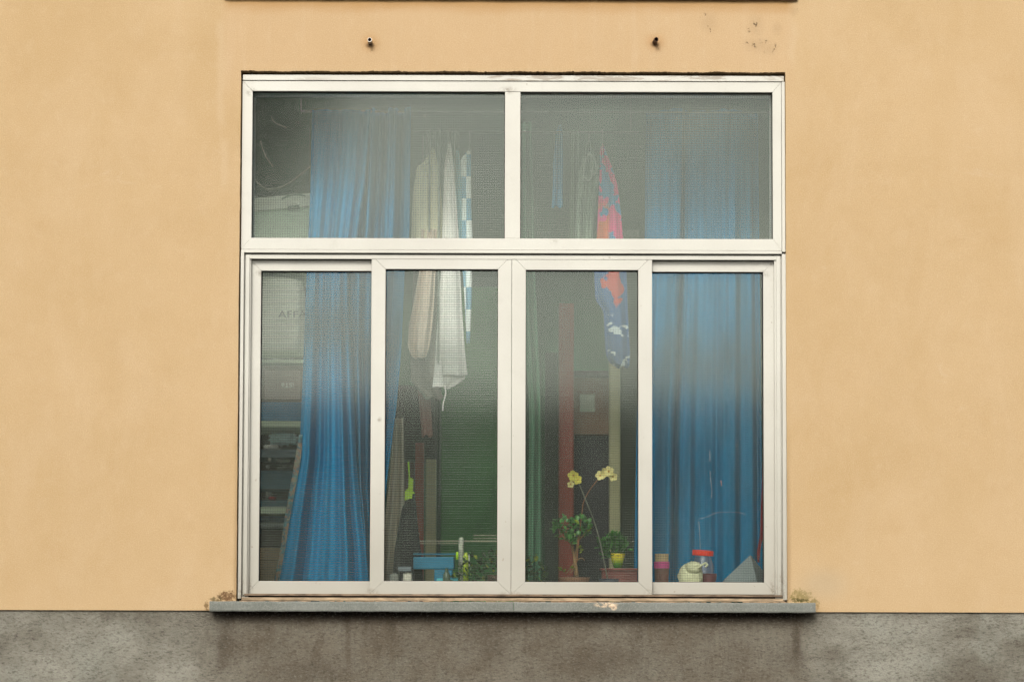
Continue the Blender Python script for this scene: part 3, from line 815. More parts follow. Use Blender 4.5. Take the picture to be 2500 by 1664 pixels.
def crate(px0, py0, px1, py1, Y, m, label):
    t_ = empty('crate', P((px0+px1)/2, py1, Y)); tag(t_, label, 'crate', 'stacked plastic crates on the shelf unit')
    a, b_ = P(px0, py1, Y), P(px1, py0, Y)
    MB().box(a.x, b_.x, Y, Y+.01, a.z, b_.z).build('front_panel', m, t_, bevel=.002)
    MB().box(a.x, b_.x, Y+.29, Y+.3, a.z, b_.z).build('back_panel', m, t_)
    MB().box(a.x, a.x+.008, Y+.0105, Y+.2895, a.z, b_.z).build('side_panel', m, t_); MB().box(b_.x-.008, b_.x, Y+.0105, Y+.2895, a.z, b_.z).build('side_panel', m, t_)
    MB().box(a.x+.009, b_.x-.009, Y+.011, Y+.289, a.z, a.z+.006).build('base', m, t_)
    MB().box(a.x-.004, b_.x+.004, Y-.006, Y-.0005, b_.z-.008, b_.z+.002).build('rim', m, t_, bevel=.001)
    return t_
crate(600, 1098, 742, 1116, .80, M_crate2, 'shallow smoky crate front under the turquoise bag')
crate(600, 1150, 738, 1192, .80, M_crate, 'deep dark teal crate in the middle of the crate stack')
crate(600, 1222, 738, 1236, .80, M_crate, 'lowest shallow dark crate, holding the red and white things')
o = crumple('plastic_bag', M_bagw, 664, 1114, 716, 1132, .86, .14, 13, .012, ridge=12); tag(o, 'long milky bag over the deep teal crate', 'bag')
o = crumple('plastic_bag', simple('mesh_bag_white', (.75, .75, .7), .6, .5, 60, .5), 640, 1130, 668, 1149, .83, .08, 15, .01, ridge=14); tag(o, 'small white net bag at the left rim of the teal crate', 'bag')
o = crumple('plastic_bag', simple('grey_bag', (.35, .37, .33), .6, .4, 30, .5), 668, 1134, 728, 1149, .87, .1, 16, .01, ridge=14); tag(o, 'dull grey bag right of the small white net bag', 'bag')
o = crumple('jug', simple('ivory_plastic', (.6, .58, .5), .5, .1, 10), 652, 1114, 664, 1128, .80, .04, 21, .002, fl=.4); tag(o, 'tiny ivory knob like bottle end left of the long milky bag', 'bottle')
o = crumple('cloth_bundle', simple('off_white_cloth', (.85, .82, .73), .8, .2, 20, .4), 642, 1193, 672, 1221, .84, .1, 22, .01, ridge=8); tag(o, 'off white bundle beside the red one on the lowest crate', 'bundle')
o = crumple('cloth_bundle', simple('dark_red_cloth', (.55, .02, .02), .8, .2, 20, .4), 650, 1208, 680, 1223, .81, .1, 23, .006, ridge=8, fl=.3); tag(o, 'dark red bundle lying on the lowest crate', 'bundle')
o = crumple('plastic_bag', simple('denim_blue', (.09, .17, .28), .7, .3, 12), 600, 1258, 726, 1276, .83, .2, 24, .008, fl=.9); tag(o, 'blue folded cloth right under the lower pale shelf', 'cloth')
o.name = 'folded_cloth'
o = crumple('folded_cloth', simple('grey_folded_towel', (.35, .40, .38), .85, .2, 12), 600, 1274, 720, 1291, .81, .22, 25, .006, fl=1); tag(o, 'grey folded cloth below the blue folded cloth', 'cloth')
p = pbox(600, 1293, 722, 1334, .80, .3, 'storage_bin', simple('dark_brown_bin', (.045, .032, .024), .7, .3, 8), .003); tag(p, 'dark brown bin under the folded cloths', 'bin')
p = pbox(590, 1336, 712, 1424, .79, .3, 'cardboard_box', simple('plain_cardboard', (.36, .26, .15), .85, .15, 8), .002); tag(p, 'plain tan cardboard box on the lowest visible shelf', 'box')
pbox(590, 1366, 712, 1367.5, .7885, .003, 'flap', simple('cardboard_flap', (.14, .10, .06), .85, .15, 8), 0, p)

# ------------------------------------------------------------------ laundry hanging between the curtains
YC = .62
M_wood = simple('dull_rod', (.16, .18, .15), .6, .3, 20)
ra, rb = P(1010, 338, YC), P(1560, 338, YC)
rk = empty('drying_rail', (ra.x, YC, ra.z)); tag(rk, 'thin ceiling rail that the laundry hangs from behind the fixed lights', 'drying rail')
zr = P(1250, 322, YC).z
MB().tube([(ra.x, YC, zr), (rb.x, YC, zr)], .002, 8).build('rod', M_wood, rk)
for px in (1040, 1250, 1540):
    q = P(px, 322, YC); MB().tube([(q.x, YC, zr), (q.x, YC, RZ1)], .0007, 6).build('wire', M_wood, rk)
def hang(name, label, m, rows, Y=YC, amp=.02, k=9, seed=0, cat='cloth', nu=40, jag=4, sol=.0015):
    random.seed(seed); ph = random.uniform(0, 6)
    o = cloth(name, m, rows, Y, lambda a, v: amp*(.25+v)*math.sin(a*k+ph+v*1.3) + amp*.5*math.sin(a*k*2.3+2*ph)+.3*amp*math.sin(v*7+a*3), nu, 50, jag=jag, solid=sol)
    tag(o, label, cat, None)
    q = P((rows[0][1]+rows[0][2])/2, rows[0][0]+2, Y)
    MB().box(q.x-.003, q.x+.003, Y-.004, YC+.002 if Y < YC else Y+.004, q.z-.006, max(zr, q.z)+.004).build('peg', M_wood, o, bevel=.001)
    return o
M_cream = fabric('cream_cloth', (.88, .84, .62), .06, .2)
M_white = fabric('white_cloth', (.90, .88, .84), .05, .2)
M_beige = fabric('beige_cloth', (.80, .66, .54), .1, .2)
M_lblue = fabric('pale_blue_cloth', (.32, .60, .68), .12, .2)
hang('hanging_cloth', 'cream cloth hung by a corner, leftmost in the left fixed light', M_cream, [(358, 1057, 1061), (378, 1046, 1064), (398, 1032, 1068), (406, 1018, 1070), (470, 1008, 1077), (590, 1003, 1086), (650, 1010, 1084)], amp=.007, seed=1)
hang('hanging_cloth', 'white towel with the pointed top, hanging lowest behind the second sash', M_white, [(347, 1095.5, 1099), (370, 1092, 1103), (410, 1085, 1107), (480, 1083, 1113), (580, 1080, 1120), (660, 1077, 1123), (760, 1070, 1128), (850, 1064, 1134), (916, 1060, 1141)], Y=.585, amp=.009, k=7, seed=2, jag=2)
hang('hanging_cloth', 'folded white hem hanging out below the left edge of the white towel', M_white, [(880, 1062, 1078), (910, 1060, 1080), (944, 1056, 1082)], Y=.578, amp=.003, k=5, seed=4, jag=1)
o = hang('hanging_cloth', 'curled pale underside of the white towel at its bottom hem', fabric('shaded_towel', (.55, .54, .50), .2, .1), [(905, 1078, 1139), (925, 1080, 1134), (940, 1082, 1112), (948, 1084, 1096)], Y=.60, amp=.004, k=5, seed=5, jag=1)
cord(curve([(1086, 940), (1088, 960), (1082, 985), (1081, 1002)]), .59, .0022, 'short white string dangling below the white towel', M_white)
hang('hanging_cloth', 'beige shirt like cloth left of the white towel behind the second sash', M_beige, [(560, 1030, 1066), (660, 1024, 1063), (730, 1012, 1060), (800, 998, 1054), (845, 996, 1048), (868, 1004, 1040), (874, 1012, 1032)], Y=.61, amp=.012, k=8, seed=6, jag=1)
hang('hanging_cloth', 'grey beige cloth showing below the beige one, dim and narrow', fabric('dim_cloth', (.30, .27, .23), .15, .1), [(640, 1010, 1072), (860, 1002, 1062), (930, 1004, 1068), (972, 1040, 1082)], Y=.68, amp=.014, k=8, seed=7)
hang('hanging_cloth', 'dull pink strip of cloth hanging lowest, left of the white towel string', fabric('dull_pink_cloth', (.24, .13, .11), .15, .1), [(880, 1012, 1048), (970, 1022, 1050), (1064, 1030, 1056)], Y=.72, amp=.008, k=5, seed=8)
hang('hanging_cloth', 'plain pale blue cloth between the white towel and the checked one', M_lblue, [(362, 1115.5, 1118.5), (385, 1109, 1122), (430, 1107, 1125), (560, 1110, 1129), (650, 1112, 1130)], amp=.010, seed=9)
m, t, b = new_mat('blue_white_check'); v = coord(t)
vo = N(t, 'ShaderNodeTexChecker'); vo.inputs['Scale'].default_value = 22; t.links.new(mapping(t, v, scale=(1.9, .01, .55), loc=(.01, 0, .0)), vo.inputs['Vector'])
vo.inputs[1].default_value = (.20, .42, .56, 1); vo.inputs[2].default_value = (.85, .90, .88, 1)
t.links.new(vo.outputs[0], b.inputs['Base Color']); b.inputs['Roughness'].default_value = .9
hang('hanging_cloth', 'blue and white chequered cloth, rightmost in the left fixed light', m, [(364, 1144.5, 1148.5), (376, 1136, 1149), (388, 1125, 1149), (460, 1126, 1149), (580, 1129, 1153), (640, 1128, 1152), (720, 1134, 1152), (835, 1140, 1147)], amp=.006, seed=10)
hang('hanging_cloth', 'narrow plain blue cloth, leftmost in the right fixed light', fabric('mid_blue_cloth', (.06, .27, .48), .2, .1), [(306, 1366, 1369), (322, 1358, 1372), (400, 1350, 1374), (455, 1350, 1373), (505, 1347, 1374)], Y=.75, amp=.008, seed=11)
m, t, b = new_mat('grey_green_swirl'); v = coord(t)
t.links.new(mixc(t, ramp(t, noise(t, mapping(t, v, scale=(1, 1, .3)), 18, 4), .35, .65), (.14, .19, .14), (.22, .28, .21)), b.inputs['Base Color']); b.inputs['Roughness'].default_value = .9
rc_ = hang('hanging_cloth', 'grey green cloth with pale rings, left of the pink patterned one', m, [(344, 1436, 1439), (370, 1426, 1447), (410, 1416, 1459), (440, 1411, 1462), (500, 1407, 1452), (600, 1404, 1446)], Y=.66, amp=.014, seed=12)
for pts in (((1424, 440), (1426, 405), (1434, 380), (1441, 378), (1446, 400), (1444, 430), (1436, 441), (1428, 432)), ((1436, 372), (1444, 378), (1453, 398), (1455, 418), (1448, 426), (1441, 415))):
    MB().tube([P(x, y, .628) for x, y in curve(pts, 5)], .0022, 6).build('loop', simple('pale_loop', (.34, .38, .32), .8, .2, 30), rc_, smooth=True)
# pink, blue and orange patterned cloth
m, t, b = new_mat('floral_print'); v = coord(t)
sx = N(t, 'ShaderNodeSeparateXYZ'); t.links.new(v, sx.inputs[0])
n1 = noise(t, mapping(t, v, scale=(1.5, .05, 1)), 17, 2, .5, .3)
cc = mixc(t, ramp(t, n1, .47, .50), (.04, .17, .34), (.60, .05, .19))
n2 = noise(t, mapping(t, v, scale=(1.5, .05, 1), loc=(3, 0, 1)), 14, 2, .5)
low = math_(t, 'MULTIPLY', ramp(t, sx.outputs[2], Z(480, 1480, .6), Z(520, 1480, .6)), ramp(t, sx.outputs[0], X(1492, 540, .6), X(1482, 540, .6)))
cc = mixc(t, math_(t, 'MULTIPLY', low, ramp(t, n2, .44, .48)), cc, (.50, .10, .04))
lower = ramp(t, sx.outputs[2], Z(640, 1480, .6), Z(655, 1480, .6))
lo_c = mixc(t, math_(t, 'MULTIPLY', ramp(t, n2, .53, .57), ramp(t, sx.outputs[2], Z(760, 1480, .6), Z(735, 1480, .6))), (.035, .09, .21), (.40, .06, .05))
n3 = noise(t, mapping(t, v, scale=(1, .05, 1), loc=(5, 0, 3)), 26, 2, .5, 1.2)
wz = math_(t, 'MAXIMUM', math_(t, 'MULTIPLY', ramp(t, sx.outputs[2], Z(765, 1480, .6), Z(772, 1480, .6)), ramp(t, sx.outputs[2], Z(825, 1480, .6), Z(818, 1480, .6))), ramp(t, sx.outputs[2], Z(850, 1480, .6), Z(858, 1480, .6)))
lo_c = mixc(t, math_(t, 'MULTIPLY', wz, ramp(t, n3, .55, .6)), lo_c, (.40, .46, .48))
cc = mixc(t, lower, cc, lo_c)
t.links.new(cc, b.inputs['Base Color']); b.inputs['Roughness'].default_value = .9
hang('hanging_cloth', 'pink, blue and orange patterned cloth with white swirls lower down', m, [(352, 1469, 1471.5), (372, 1465, 1480), (405, 1465, 1493), (450, 1463, 1507), (520, 1460, 1516), (590, 1457, 1522), (660, 1451, 1530), (730, 1454, 1532), (758, 1474, 1533), (860, 1479, 1538), (884, 1488, 1537), (896, 1512, 1536)], Y=.60, amp=.012, k=6, seed=14, jag=3)

# ------------------------------------------------------------------ deeper in the room
def fabric_strip(label, c, rows, Y, seed=0, cat='curtain', name='hanging_curtain', amp=.02, k=12):
    random.seed(seed)
    o = cloth(name, fabric(name+'_fabric', c, .25, .05), rows, Y, lambda a, v: amp*math.sin(a*k+v), 40, 20); return tag(o, label, cat)
fabric_strip('narrow sea green curtain hanging at the left of the third sash', (.10, .24, .14), [(300, 1270, 1296), (650, 1272, 1305), (1000, 1293, 1320), (1440, 1290, 1322)], 1.1, 1)
fabric_strip('dim green cloth behind the rings cloth in the right fixed light', (.14, .2, .12), [(320, 1392, 1412), (650, 1390, 1416)], 1.2, 2)
fabric_strip('pale beige curtain end low at the left of the second sash', (.62, .55, .43), [(1020, 962, 984), (1130, 955, 986), (1230, 944, 986), (1300, 936, 984), (1440, 930, 980)], .80, 3)
def post(px0, px1, py0, py1, Y, d, m, name, label, cat):
    return tag(pbox(px0, py0, px1, py1, Y, d, name, m, .004), label, cat)
M_redp = simple('red_brown_paint', (.20, .04, .025), .6, .25, 5, stretch=(1, 1, .2))
M_creamp = simple('cream_gloss_paint', (.30, .29, .16), .5, .15, 5)
M_greend = simple('green_door_paint', (.075, .23, .075), .6, .3, 3)
# green door with frame behind the second sash
gd = empty('green_door', P(1150, 1440, 1.75)); tag(gd, 'dark green door standing behind the second sash', 'door')
pbox(1076, 700, 1268, 1900, 1.75, .05, 'door_leaf', M_greend, .003, gd)
pbox(1205, 700, 1262, 1890, 1.735, .02, 'panel', M_greend, .003, gd)
pbox(1066, 700, 1073, 1900, 1.74, .07, 'jamb', simple('dark_green_jamb', (.03, .06, .04), .7, .2, 5), .002, gd)
post(1038, 1063, 1120, 1900, 1.35, .04, M_creamp, 'door_post', 'cream painted post seen low in the second sash', 'post')
post(1012, 1033, 1080, 1900, 1.30, .04, M_redp, 'door_post', 'dull red post just left of the low cream post', 'post')
cb = empty('cupboard', P(1010, 1120, 1.5)); tag(cb, 'dark brown wall cupboard behind the hanging laundry', 'cupboard')
M_cup = simple('very_dark_wood', (.016, .010, .009), .6, .3, 6)
pbox(962, 940, 1062, 1122, 1.5, .3, 'body', M_cup, .003, cb); pbox(966, 946, 1010, 1116, 1.49, .008, 'door', M_cup, .002, cb); pbox(1014, 946, 1058, 1116, 1.49, .008, 'door', M_cup, .002, cb)
# doorway seen through the third sash
post(1364, 1400, 740, 1900, 1.45, .06, M_redp, 'door_post', 'tall red brown post in the middle of the third sash', 'post')
post(1488, 1514, 840, 1900, 1.40, .06, M_creamp, 'door_post', 'cream post at the right side of the third sash', 'post')
oc = empty('dresser', P(1445, 1440, 1.6)); tag(oc, 'brown topped dark dresser between the red brown and the cream post', 'dresser')
pbox(1400, 920, 1490, 1060, 1.6, .35, 'upper_panel', simple('mid_brown_wood', (.12, .065, .035), .6, .3, 6), .003, oc)
pbox(1400, 1062, 1490, 1700, 1.62, .33, 'body', simple('near_black_wood', (.014, .013, .016), .5, .3, 5), .003, oc)
pbox(1416, 962, 1452, 1004, 1.594, .004, 'pale_plate', simple('pale_plate_paint', (.28, .31, .24), .7, .1, 8), .001, oc)
pbox(1400, 905, 1490, 919, 1.58, .37, 'top', simple('dark_top', (.05, .04, .035), .6, .2, 6), .003, oc)
post(1516, 1560, 560, 1900, 1.9, .05, simple('grey_green_panel', (.08, .10, .07), .8, .3, 3), 'wall_panel', 'grey green panel between the cream post and the right curtain', 'panel')
post(1330, 1362, 860, 1900, 1.9, .05, simple('dark_grey_green_panel', (.04, .05, .04), .8, .3, 3), 'wall_panel', 'very dark panel left of the tall red brown post', 'panel')
post(984, 1012, 1100, 1900, 1.6, .05, simple('maroon_panel', (.07, .03, .028), .8, .3, 5), 'wall_panel', 'maroon panel behind the black bag', 'panel')
# wire rack behind the second sash
rk2 = empty('wire_rack', P(1120, 1320, 1.0)); tag(rk2, 'thin pale wire rack across the lower part of the second sash', 'rack')
M_wr = simple('pale_rack_wire', (.55, .52, .38), .4, .1, 20)
for px0, px1, py, r in ((1022, 1215, 1320, .0016), (1026, 1118, 1325.5, .0011), (1156, 1215, 1306, .0011), (1156, 1215, 1313, .0009)):
    MB().tube([P(px0, py, 1.0), P(px1, py, 1.0)], r, 6).build('rod', M_wr, rk2)
for px in (1022, 1215): MB().tube([P(px, 1300, 1.005), (P(px, 1300, 1.005).x, 1.005, RZ0)], .002, 6).build('upright', M_wr, rk2)

# ------------------------------------------------------------------ things on the window board
def base(px, Y): p = P(px, 1430, Y); return Vector((p.x, Y, SB))
# black handbag like cone and lime tag
o = cloth('black_bag', simple('black_cloth', (.012, .011, .013), .85, .3, 20), [(1205, 1000, 1012), (1240, 982, 1016), (1300, 970, 1022), (1350, 962, 1028), (1436, 958, 1034)], .5, lambda a, v: -.05*math.sin(a*math.pi)*(v+.2)+.008*math.sin(a*15), 40, 30, solid=.003)
tag(o, 'soft black bag tapering upwards, low at the left of the second sash', 'bag')
o = MB()
tg = [(995, 1126), (999, 1126), (1001, 1165), (1009, 1168), (1008, 1198), (1013, 1203), (1007, 1206), (1006, 1216), (988, 1220), (989, 1198), (997, 1190), (998, 1160)]
o.prism([(P(x, y, .48).x, P(x, y, .48).z) for x, y in tg], .478, .486)
tag(o.build('strap', simple('lime_plastic', (.24, .38, .005), .5, .1, 30), None), 'bright lime green strap above the black bag', 'strap')
# blue crates
M_cy = simple('cyan_blue_plastic', (.015, .16, .26), .5, .15, 8); M_cy2 = simple('turquoise_plastic', (.06, .42, .48), .5, .1, 8)
t_ = empty('blue_crate', base(1060, .42)); tag(t_, 'blue plastic crate behind the bottom of the second sash', 'crate')
pbox(1009, 1358, 1108, 1388, .42, .12, 'side_wall', M_cy, .003, t_); pbox(1009, 1350, 1112, 1353, .418, .13, 'rim', M_cy, .001, t_)
pbox(1060, 1388.5, 1104, 1438, .425, .10, 'foot', M_cy, .003, t_)
o = pbox(1066, 1411, 1120, 1438, .30, .06, 'tray', M_cy2, .003); tag(o, 'turquoise tray edge just above the bottom rail of the second sash', 'tray')
def lathe_thing(name, px, Y, prof, m, label, cat, n=28, z=None, M=None):
    """profile in (photo px radius, photo y)"""
    p = P(px, 1430, Y)
    pr = [(max(u(r, Y), .0005), Z(py, px, Y)) for r, py in prof]
    return tag(MB().lathe((p.x, Y, 0), pr, n).build(name, m, smooth=True), label, cat)
# white jugs lying at the left
o = crumple('white_jug', simple('grey_white_plastic', (.42, .43, .38), .5, .15, 8), 950, 1395, 976, 1440, .24, .07, 31, .003, fl=.8); tag(o, 'grey white container at the lower left corner of the second sash', 'container')
o = crumple('white_jug', simple('cream_plastic', (.60, .58, .48), .5, .1, 8), 982, 1393, 1008, 1440, .25, .07, 32, .003, fl=.9); tag(o, 'cream white container next to the grey white one, second sash', 'container')
o = pbox(972, 1382, 1003, 1393, .245, .06, 'folded_card', simple('bluish_card', (.20, .24, .26), .7, .1, 8), .001, rot=0); tag(o, 'bluish grey flap resting on the cream white container', 'card')
cord([(968, 1383), (974, 1398), (982, 1420)], .2, .003, 'dark strap crossing the two white containers', simple('dark_strap', (.05, .05, .05), .7, .2, 10), 'strap', 'strap')
# bottles
lathe_thing('slim_bottle', 1125.5, .45, [(6.5, 1440), (6.5, 1318), (5, 1313), (5, 1311)], simple('frosted_bottle', (.38, .40, .32), .3, .25, 60, .3), 'slim frosted bottle standing in the ivy of the second sash', 'bottle', 12)
lathe_thing('spray_bottle', 1116, .40, [(3.4, 1365), (3.4, 1349), (2.2, 1346)], simple('lime_cap', (.40, .66, .02), .4, .1, 8), 'small lime green cap over the right end of the blue crate', 'cap', 10)
t_ = lathe_thing('bottle', 1137, .36, [(7, 1440), (7, 1358), (4, 1352), (3.5, 1348)], simple('yellow_green_bottle', (.34, .44, .04), .35, .25, 30), 'yellow green bottle with a white edge among the ivy', 'bottle', 14)
MB().tube([P(1145, 1352, .35), P(1146, 1382, .35)], .0014, 6).build('label_edge', simple('white_label', (.7, .7, .68), .5, .1, 8), t_)
lathe_thing('glass_jar', 1090, .25, [(9, 1440), (9, 1402), (5, 1396), (4, 1386)], simple('dark_green_jar', (.06, .09, .06), .25, .3, 20), 'small dark jar in front of the blue crate', 'jar', 14)

# plants
M_leafd = simple('dark_leaf', (.035, .075, .022), .5, .5, 30, 0, .4, transl=.2)
M_leafy = simple('yellow_green_leaf', (.22, .28, .03), .5, .3, 30, transl=.25)
M_leafj = simple('jade_leaf', (.06, .19, .035), .4, .4, 25, 0, .5, transl=.15)
M_stem = simple('brown_stem', (.20, .12, .055), .8, .3, 40, .4)
M_gstem = simple('green_stem', (.10, .14, .05), .7, .3, 30)
def foliage(n, region, Y, L_, W_, seed, dy=.06, up=.3):
    random.seed(seed); mb = MB(); ys = MB()
    for i in range(n):
        px, py = region()
        y = Y + random.uniform(-dy, dy)
        d = Vector((random.uniform(-1, 1), random.uniform(-1, .4), random.uniform(-.7, 1)+up))
        s = random.uniform(.6, 1.15)
        (ys if random.random() < .10 else mb).leaf(P(px, py, y), d, L_*s, W_*s, random.uniform(-.3, .4), Vector((random.uniform(-.3, .3), random.uniform(-.6, -.1), 1)).normalized())
    return mb, ys
def ivy():
    while True:
        x = random.uniform(1104, 1338); y = random.uniform(1328, 1436)
        top = 1392 - 46*g(x, 1205, 50) - 34*g(x, 1290, 26) - 20*g(x, 1150, 20) + random.uniform(-10, 8)
        if y > top: return x, y
t_ = empty('ivy_plant', base(1220, .34)); tag(t_, 'straggly dark green ivy filling the bottom corners beside the middle stiles', 'plant')
a, b_ = foliage(430, ivy, .34, .020, .015, 41, .08)
stuff(a.build('foliage', M_leafd, t_)); stuff(b_.build('yellow_leaves', M_leafy, t_))
mb = MB(); random.seed(3)
for i in range(16):
    x = random.uniform(1150, 1300); e = (x+random.uniform(-45, 45), random.uniform(1350, 1400))
    mb.tube(curve([tuple(base(1220+(x-1220)*.3, .34)+Vector((0, 0, .05))), tuple(P((x+e[0])/2, e[1]+14, .34)), tuple(P(*e, .34+random.uniform(-.05, .05)))], 5), .0012, 5)
mb.build('stems', M_gstem, t_)
c = base(1225, .34); MB().lathe(c, [(.045, 0), (.052, .03), (.056, .05), (.052, .05)], 24).build('pot', simple('brown_plastic_pot', (.08, .05, .035), .6, .2, 8), t_, smooth=True)

# jade plant in a clay bowl
t_ = empty('jade_plant', base(1405, .30)); tag(t_, 'small jade plant with a forked woody trunk in a brown pot, third sash', 'plant')
Yj = .30
tr = MB()
def br(pts, r0, r1):
    c_ = curve([tuple(P(x, y, Yj+dy)) for x, y, dy in pts], 6); n_ = len(c_)
    tr.tube(c_, [r0+(r1-r0)*i/(n_-1) for i in range(n_)], 8)
br([(1408, 1412, 0), (1406, 1392, 0), (1404, 1375, 0), (1403, 1358, 0)], .0085, .006)
br([(1403, 1360, 0), (1398, 1340, .005), (1393, 1318, .01), (1384, 1300, .01)], .0055, .002)
br([(1404, 1362, 0), (1408, 1338, -.005), (1412, 1310, -.01), (1418, 1292, -.01)], .0048, .002)
br([(1404, 1372, 0), (1396, 1382, -.01), (1388, 1392, -.01), (1381, 1400, -.01)], .0032, .0016)
br([(1405, 1378, 0), (1400, 1390, -.02), (1390, 1398, -.02)], .0026, .0012)
br([(1406, 1370, 0), (1414, 1363, -.01), (1422, 1362, -.01), (1427, 1367, -.01)], .0028, .0012)
br([(1395, 1325, .01), (1377, 1312, 0), (1365, 1295, 0)], .003, .0015); br([(1410, 1320, -.01), (1426, 1304, 0), (1434, 1290, 0)], .003, .0015)
tr.build('trunk', M_stem, t_, smooth=True)
def jade():
    while True:
        x = random.uniform(1350, 1442); y = random.uniform(1262, 1342)
        k = 1.0 if y < 1322 else .5
        if ((x-1377)/28)**2+((y-1292)/28)**2 < k or ((x-1421)/22)**2+((y-1288)/26)**2 < k or ((x-1398)/14)**2+((y-1318)/24)**2 < k*.7: return x, y
a, b_ = foliage(170, jade, Yj, .022, .018, 43, .04, .6)
stuff(a.build('leaves', M_leafj, t_)); stuff(b_.build('pale_leaves', M_leafy, t_))
mb = MB()
for px, py in ((1416, 1338), (1420, 1346), (1372, 1392), (1378, 1396), (1367, 1390), (1397, 1388)):
    for k in range(5): mb.leaf(P(px, py, Yj-.02), (random.uniform(-1, 1), -.4, random.uniform(-.2, 1)), .013, .009)
stuff(mb.build('sprouts', M_leafy, t_))
c = base(1402, .30); hb = Z(1408, 1402, .30)-SB
MB().lathe(c, [(.034, 0), (.050, hb*.6), (.056, hb-.004), (.056, hb), (.050, hb), (.046, hb-.006)], 28).build('pot', simple('clay_pot', (.19, .10, .06), .85, .2, 20), t_, smooth=True)
MB().lathe(c+Vector((0, 0, hb-.006)), [(.048, 0), (.03, .006), (.008, .009)], 20, capb=False).build('soil', simple('soil', (.05, .033, .022), .95, .5, 80, .6), t_)

# orchid
t_ = empty('orchid', base(1486, .26)); tag(t_, 'orchid with two sprays of pale yellow flowers on thin crossing stems', 'orchid')
Yo = .27
MB().tube(curve([tuple(P(x, y, Yo)) for x, y in ((1487, 1432), (1473, 1360), (1462, 1310), (1448, 1265), (1432, 1225), (1420, 1195), (1412, 1178), (1405, 1170))], 5), .0022, 6).build('stem', simple('grey_stem', (.12, .12, .09), .6, .3, 20), t_, smooth=True)
MB().tube(curve([tuple(P(x, y, Yo+.015)) for x, y in ((1408, 1372), (1412, 1330), (1416, 1290), (1421, 1250), (1425, 1224), (1440, 1195), (1458, 1172), (1472, 1158))], 5), .0016, 6).build('stem', simple('reddish_stem', (.22, .09, .04), .6, .3, 20), t_, smooth=True)
M_pet = simple('pale_yellow_petal', (.74, .66, .28), .6, .15, 30, transl=.3); M_pet2 = simple('yellow_petal', (.62, .56, .10), .6, .2, 30, transl=.3); M_lip = simple('ochre_lip', (.45, .26, .05), .6, .2, 30)
random.seed(77)
for px, py, s, mm in ((1400, 1160, 1.15, M_pet2), (1411, 1170, 1.0, M_pet2), (1393, 1181, .75, M_pet), (1465, 1161, 1.0, M_pet), (1475, 1152, 1.05, M_pet), (1486, 1151, 1.1, M_pet), (1497, 1162, .95, M_pet)):
    c = P(px, py, Yo-.01); mb = MB(); a0 = random.uniform(0, 6)
    ax = Vector((random.uniform(-.5, .5), -1, random.uniform(-.4, .3))).normalized()
    e1 = ax.cross(Vector((0, 0, 1))).normalized(); e2 = ax.cross(e1)
    for k in range(5):
        an = a0+k*2*math.pi/5
        d = e1*math.cos(an)+e2*math.sin(an)+ax*.25
        mb.leaf(c, d, .019*s, .017*s, .3, ax)
    fl = mb.build('flower', mm, t_, smooth=True)
    MB().lathe(c+ax*.002, [(.001, -.004), (.0035*s, -.001), (.003*s, .003), (.001, .005)], 8).build('lip', M_lip, fl, smooth=True)
c = base(1486, .26); hb = Z(1412, 1486, .26)-SB
MB().lathe(c, [(.03, 0), (.036, hb)], 20).build('pot', simple('dark_blue_pot', (.03, .035, .05), .5, .2, 8), t_, smooth=True)

# small pot, yellow fading to green, with bushy plant, standing on a red box
o = pbox(1470, 1391, 1556, 1440, .36, .10, 'red_box', simple('dull_red_box', (.15, .045, .038), .7, .25, 10), .003); tag(o, 'dull red box under the little yellow green pot', 'box')
pbox(1466, 1386, 1560, 1391, .352, .116, 'lid', simple('dull_red_lid', (.20, .06, .05), .7, .2, 10), .002, o)
t_ = empty('potted_plant', P(1509, 1386, .41)); tag(t_, 'bushy green plant in a glazed pot fading from yellow to green', 'plant')
m, t, b = new_mat('yellow_green_glaze'); v = coord(t); sx = N(t, 'ShaderNodeSeparateXYZ'); t.links.new(v, sx.inputs[0])
f = ramp(t, math_(t, 'ADD', sx.outputs[2], math_(t, 'MULTIPLY', noise(t, mapping(t, v, scale=(1, .1, .3)), 30, 3), .02)), Z(1384, 1509, .4)+.014, Z(1354, 1509, .4)+.012)
t.links.new(mixc(t, f, (.05, .22, .02), (.62, .50, .03)), b.inputs['Base Color']); b.inputs['Roughness'].default_value = .25
pp = P(1508, 1386, .41); zt = Z(1351, 1508, .41)
MB().lathe((pp.x, .41, 0), [(u(10, .41), pp.z+.0005), (u(15, .41), (pp.z+zt)/2), (u(18.5, .41), zt), (u(18.5, .41), zt+.002), (u(16, .41), zt+.002), (u(15, .41), zt-.01)], 30, capt=True).build('pot', m, t_, smooth=True)
def bush():
    while True:
        x = random.uniform(1462, 1534); y = random.uniform(1300, 1362)
        if ((x-1497)/34)**2+((y-1336)/30)**2 < 1: return x, y
a, b_ = foliage(230, bush, .42, .026, .016, 47, .05, .5)
stuff(a.build('foliage', simple('mid_green_leaf', (.04, .15, .02), .5, .5, 30, transl=.2), t_))
MB().tube([P(1508, 1356, .41), P(1500, 1330, .42)], .002, 6).build('stem', M_gstem, t_)

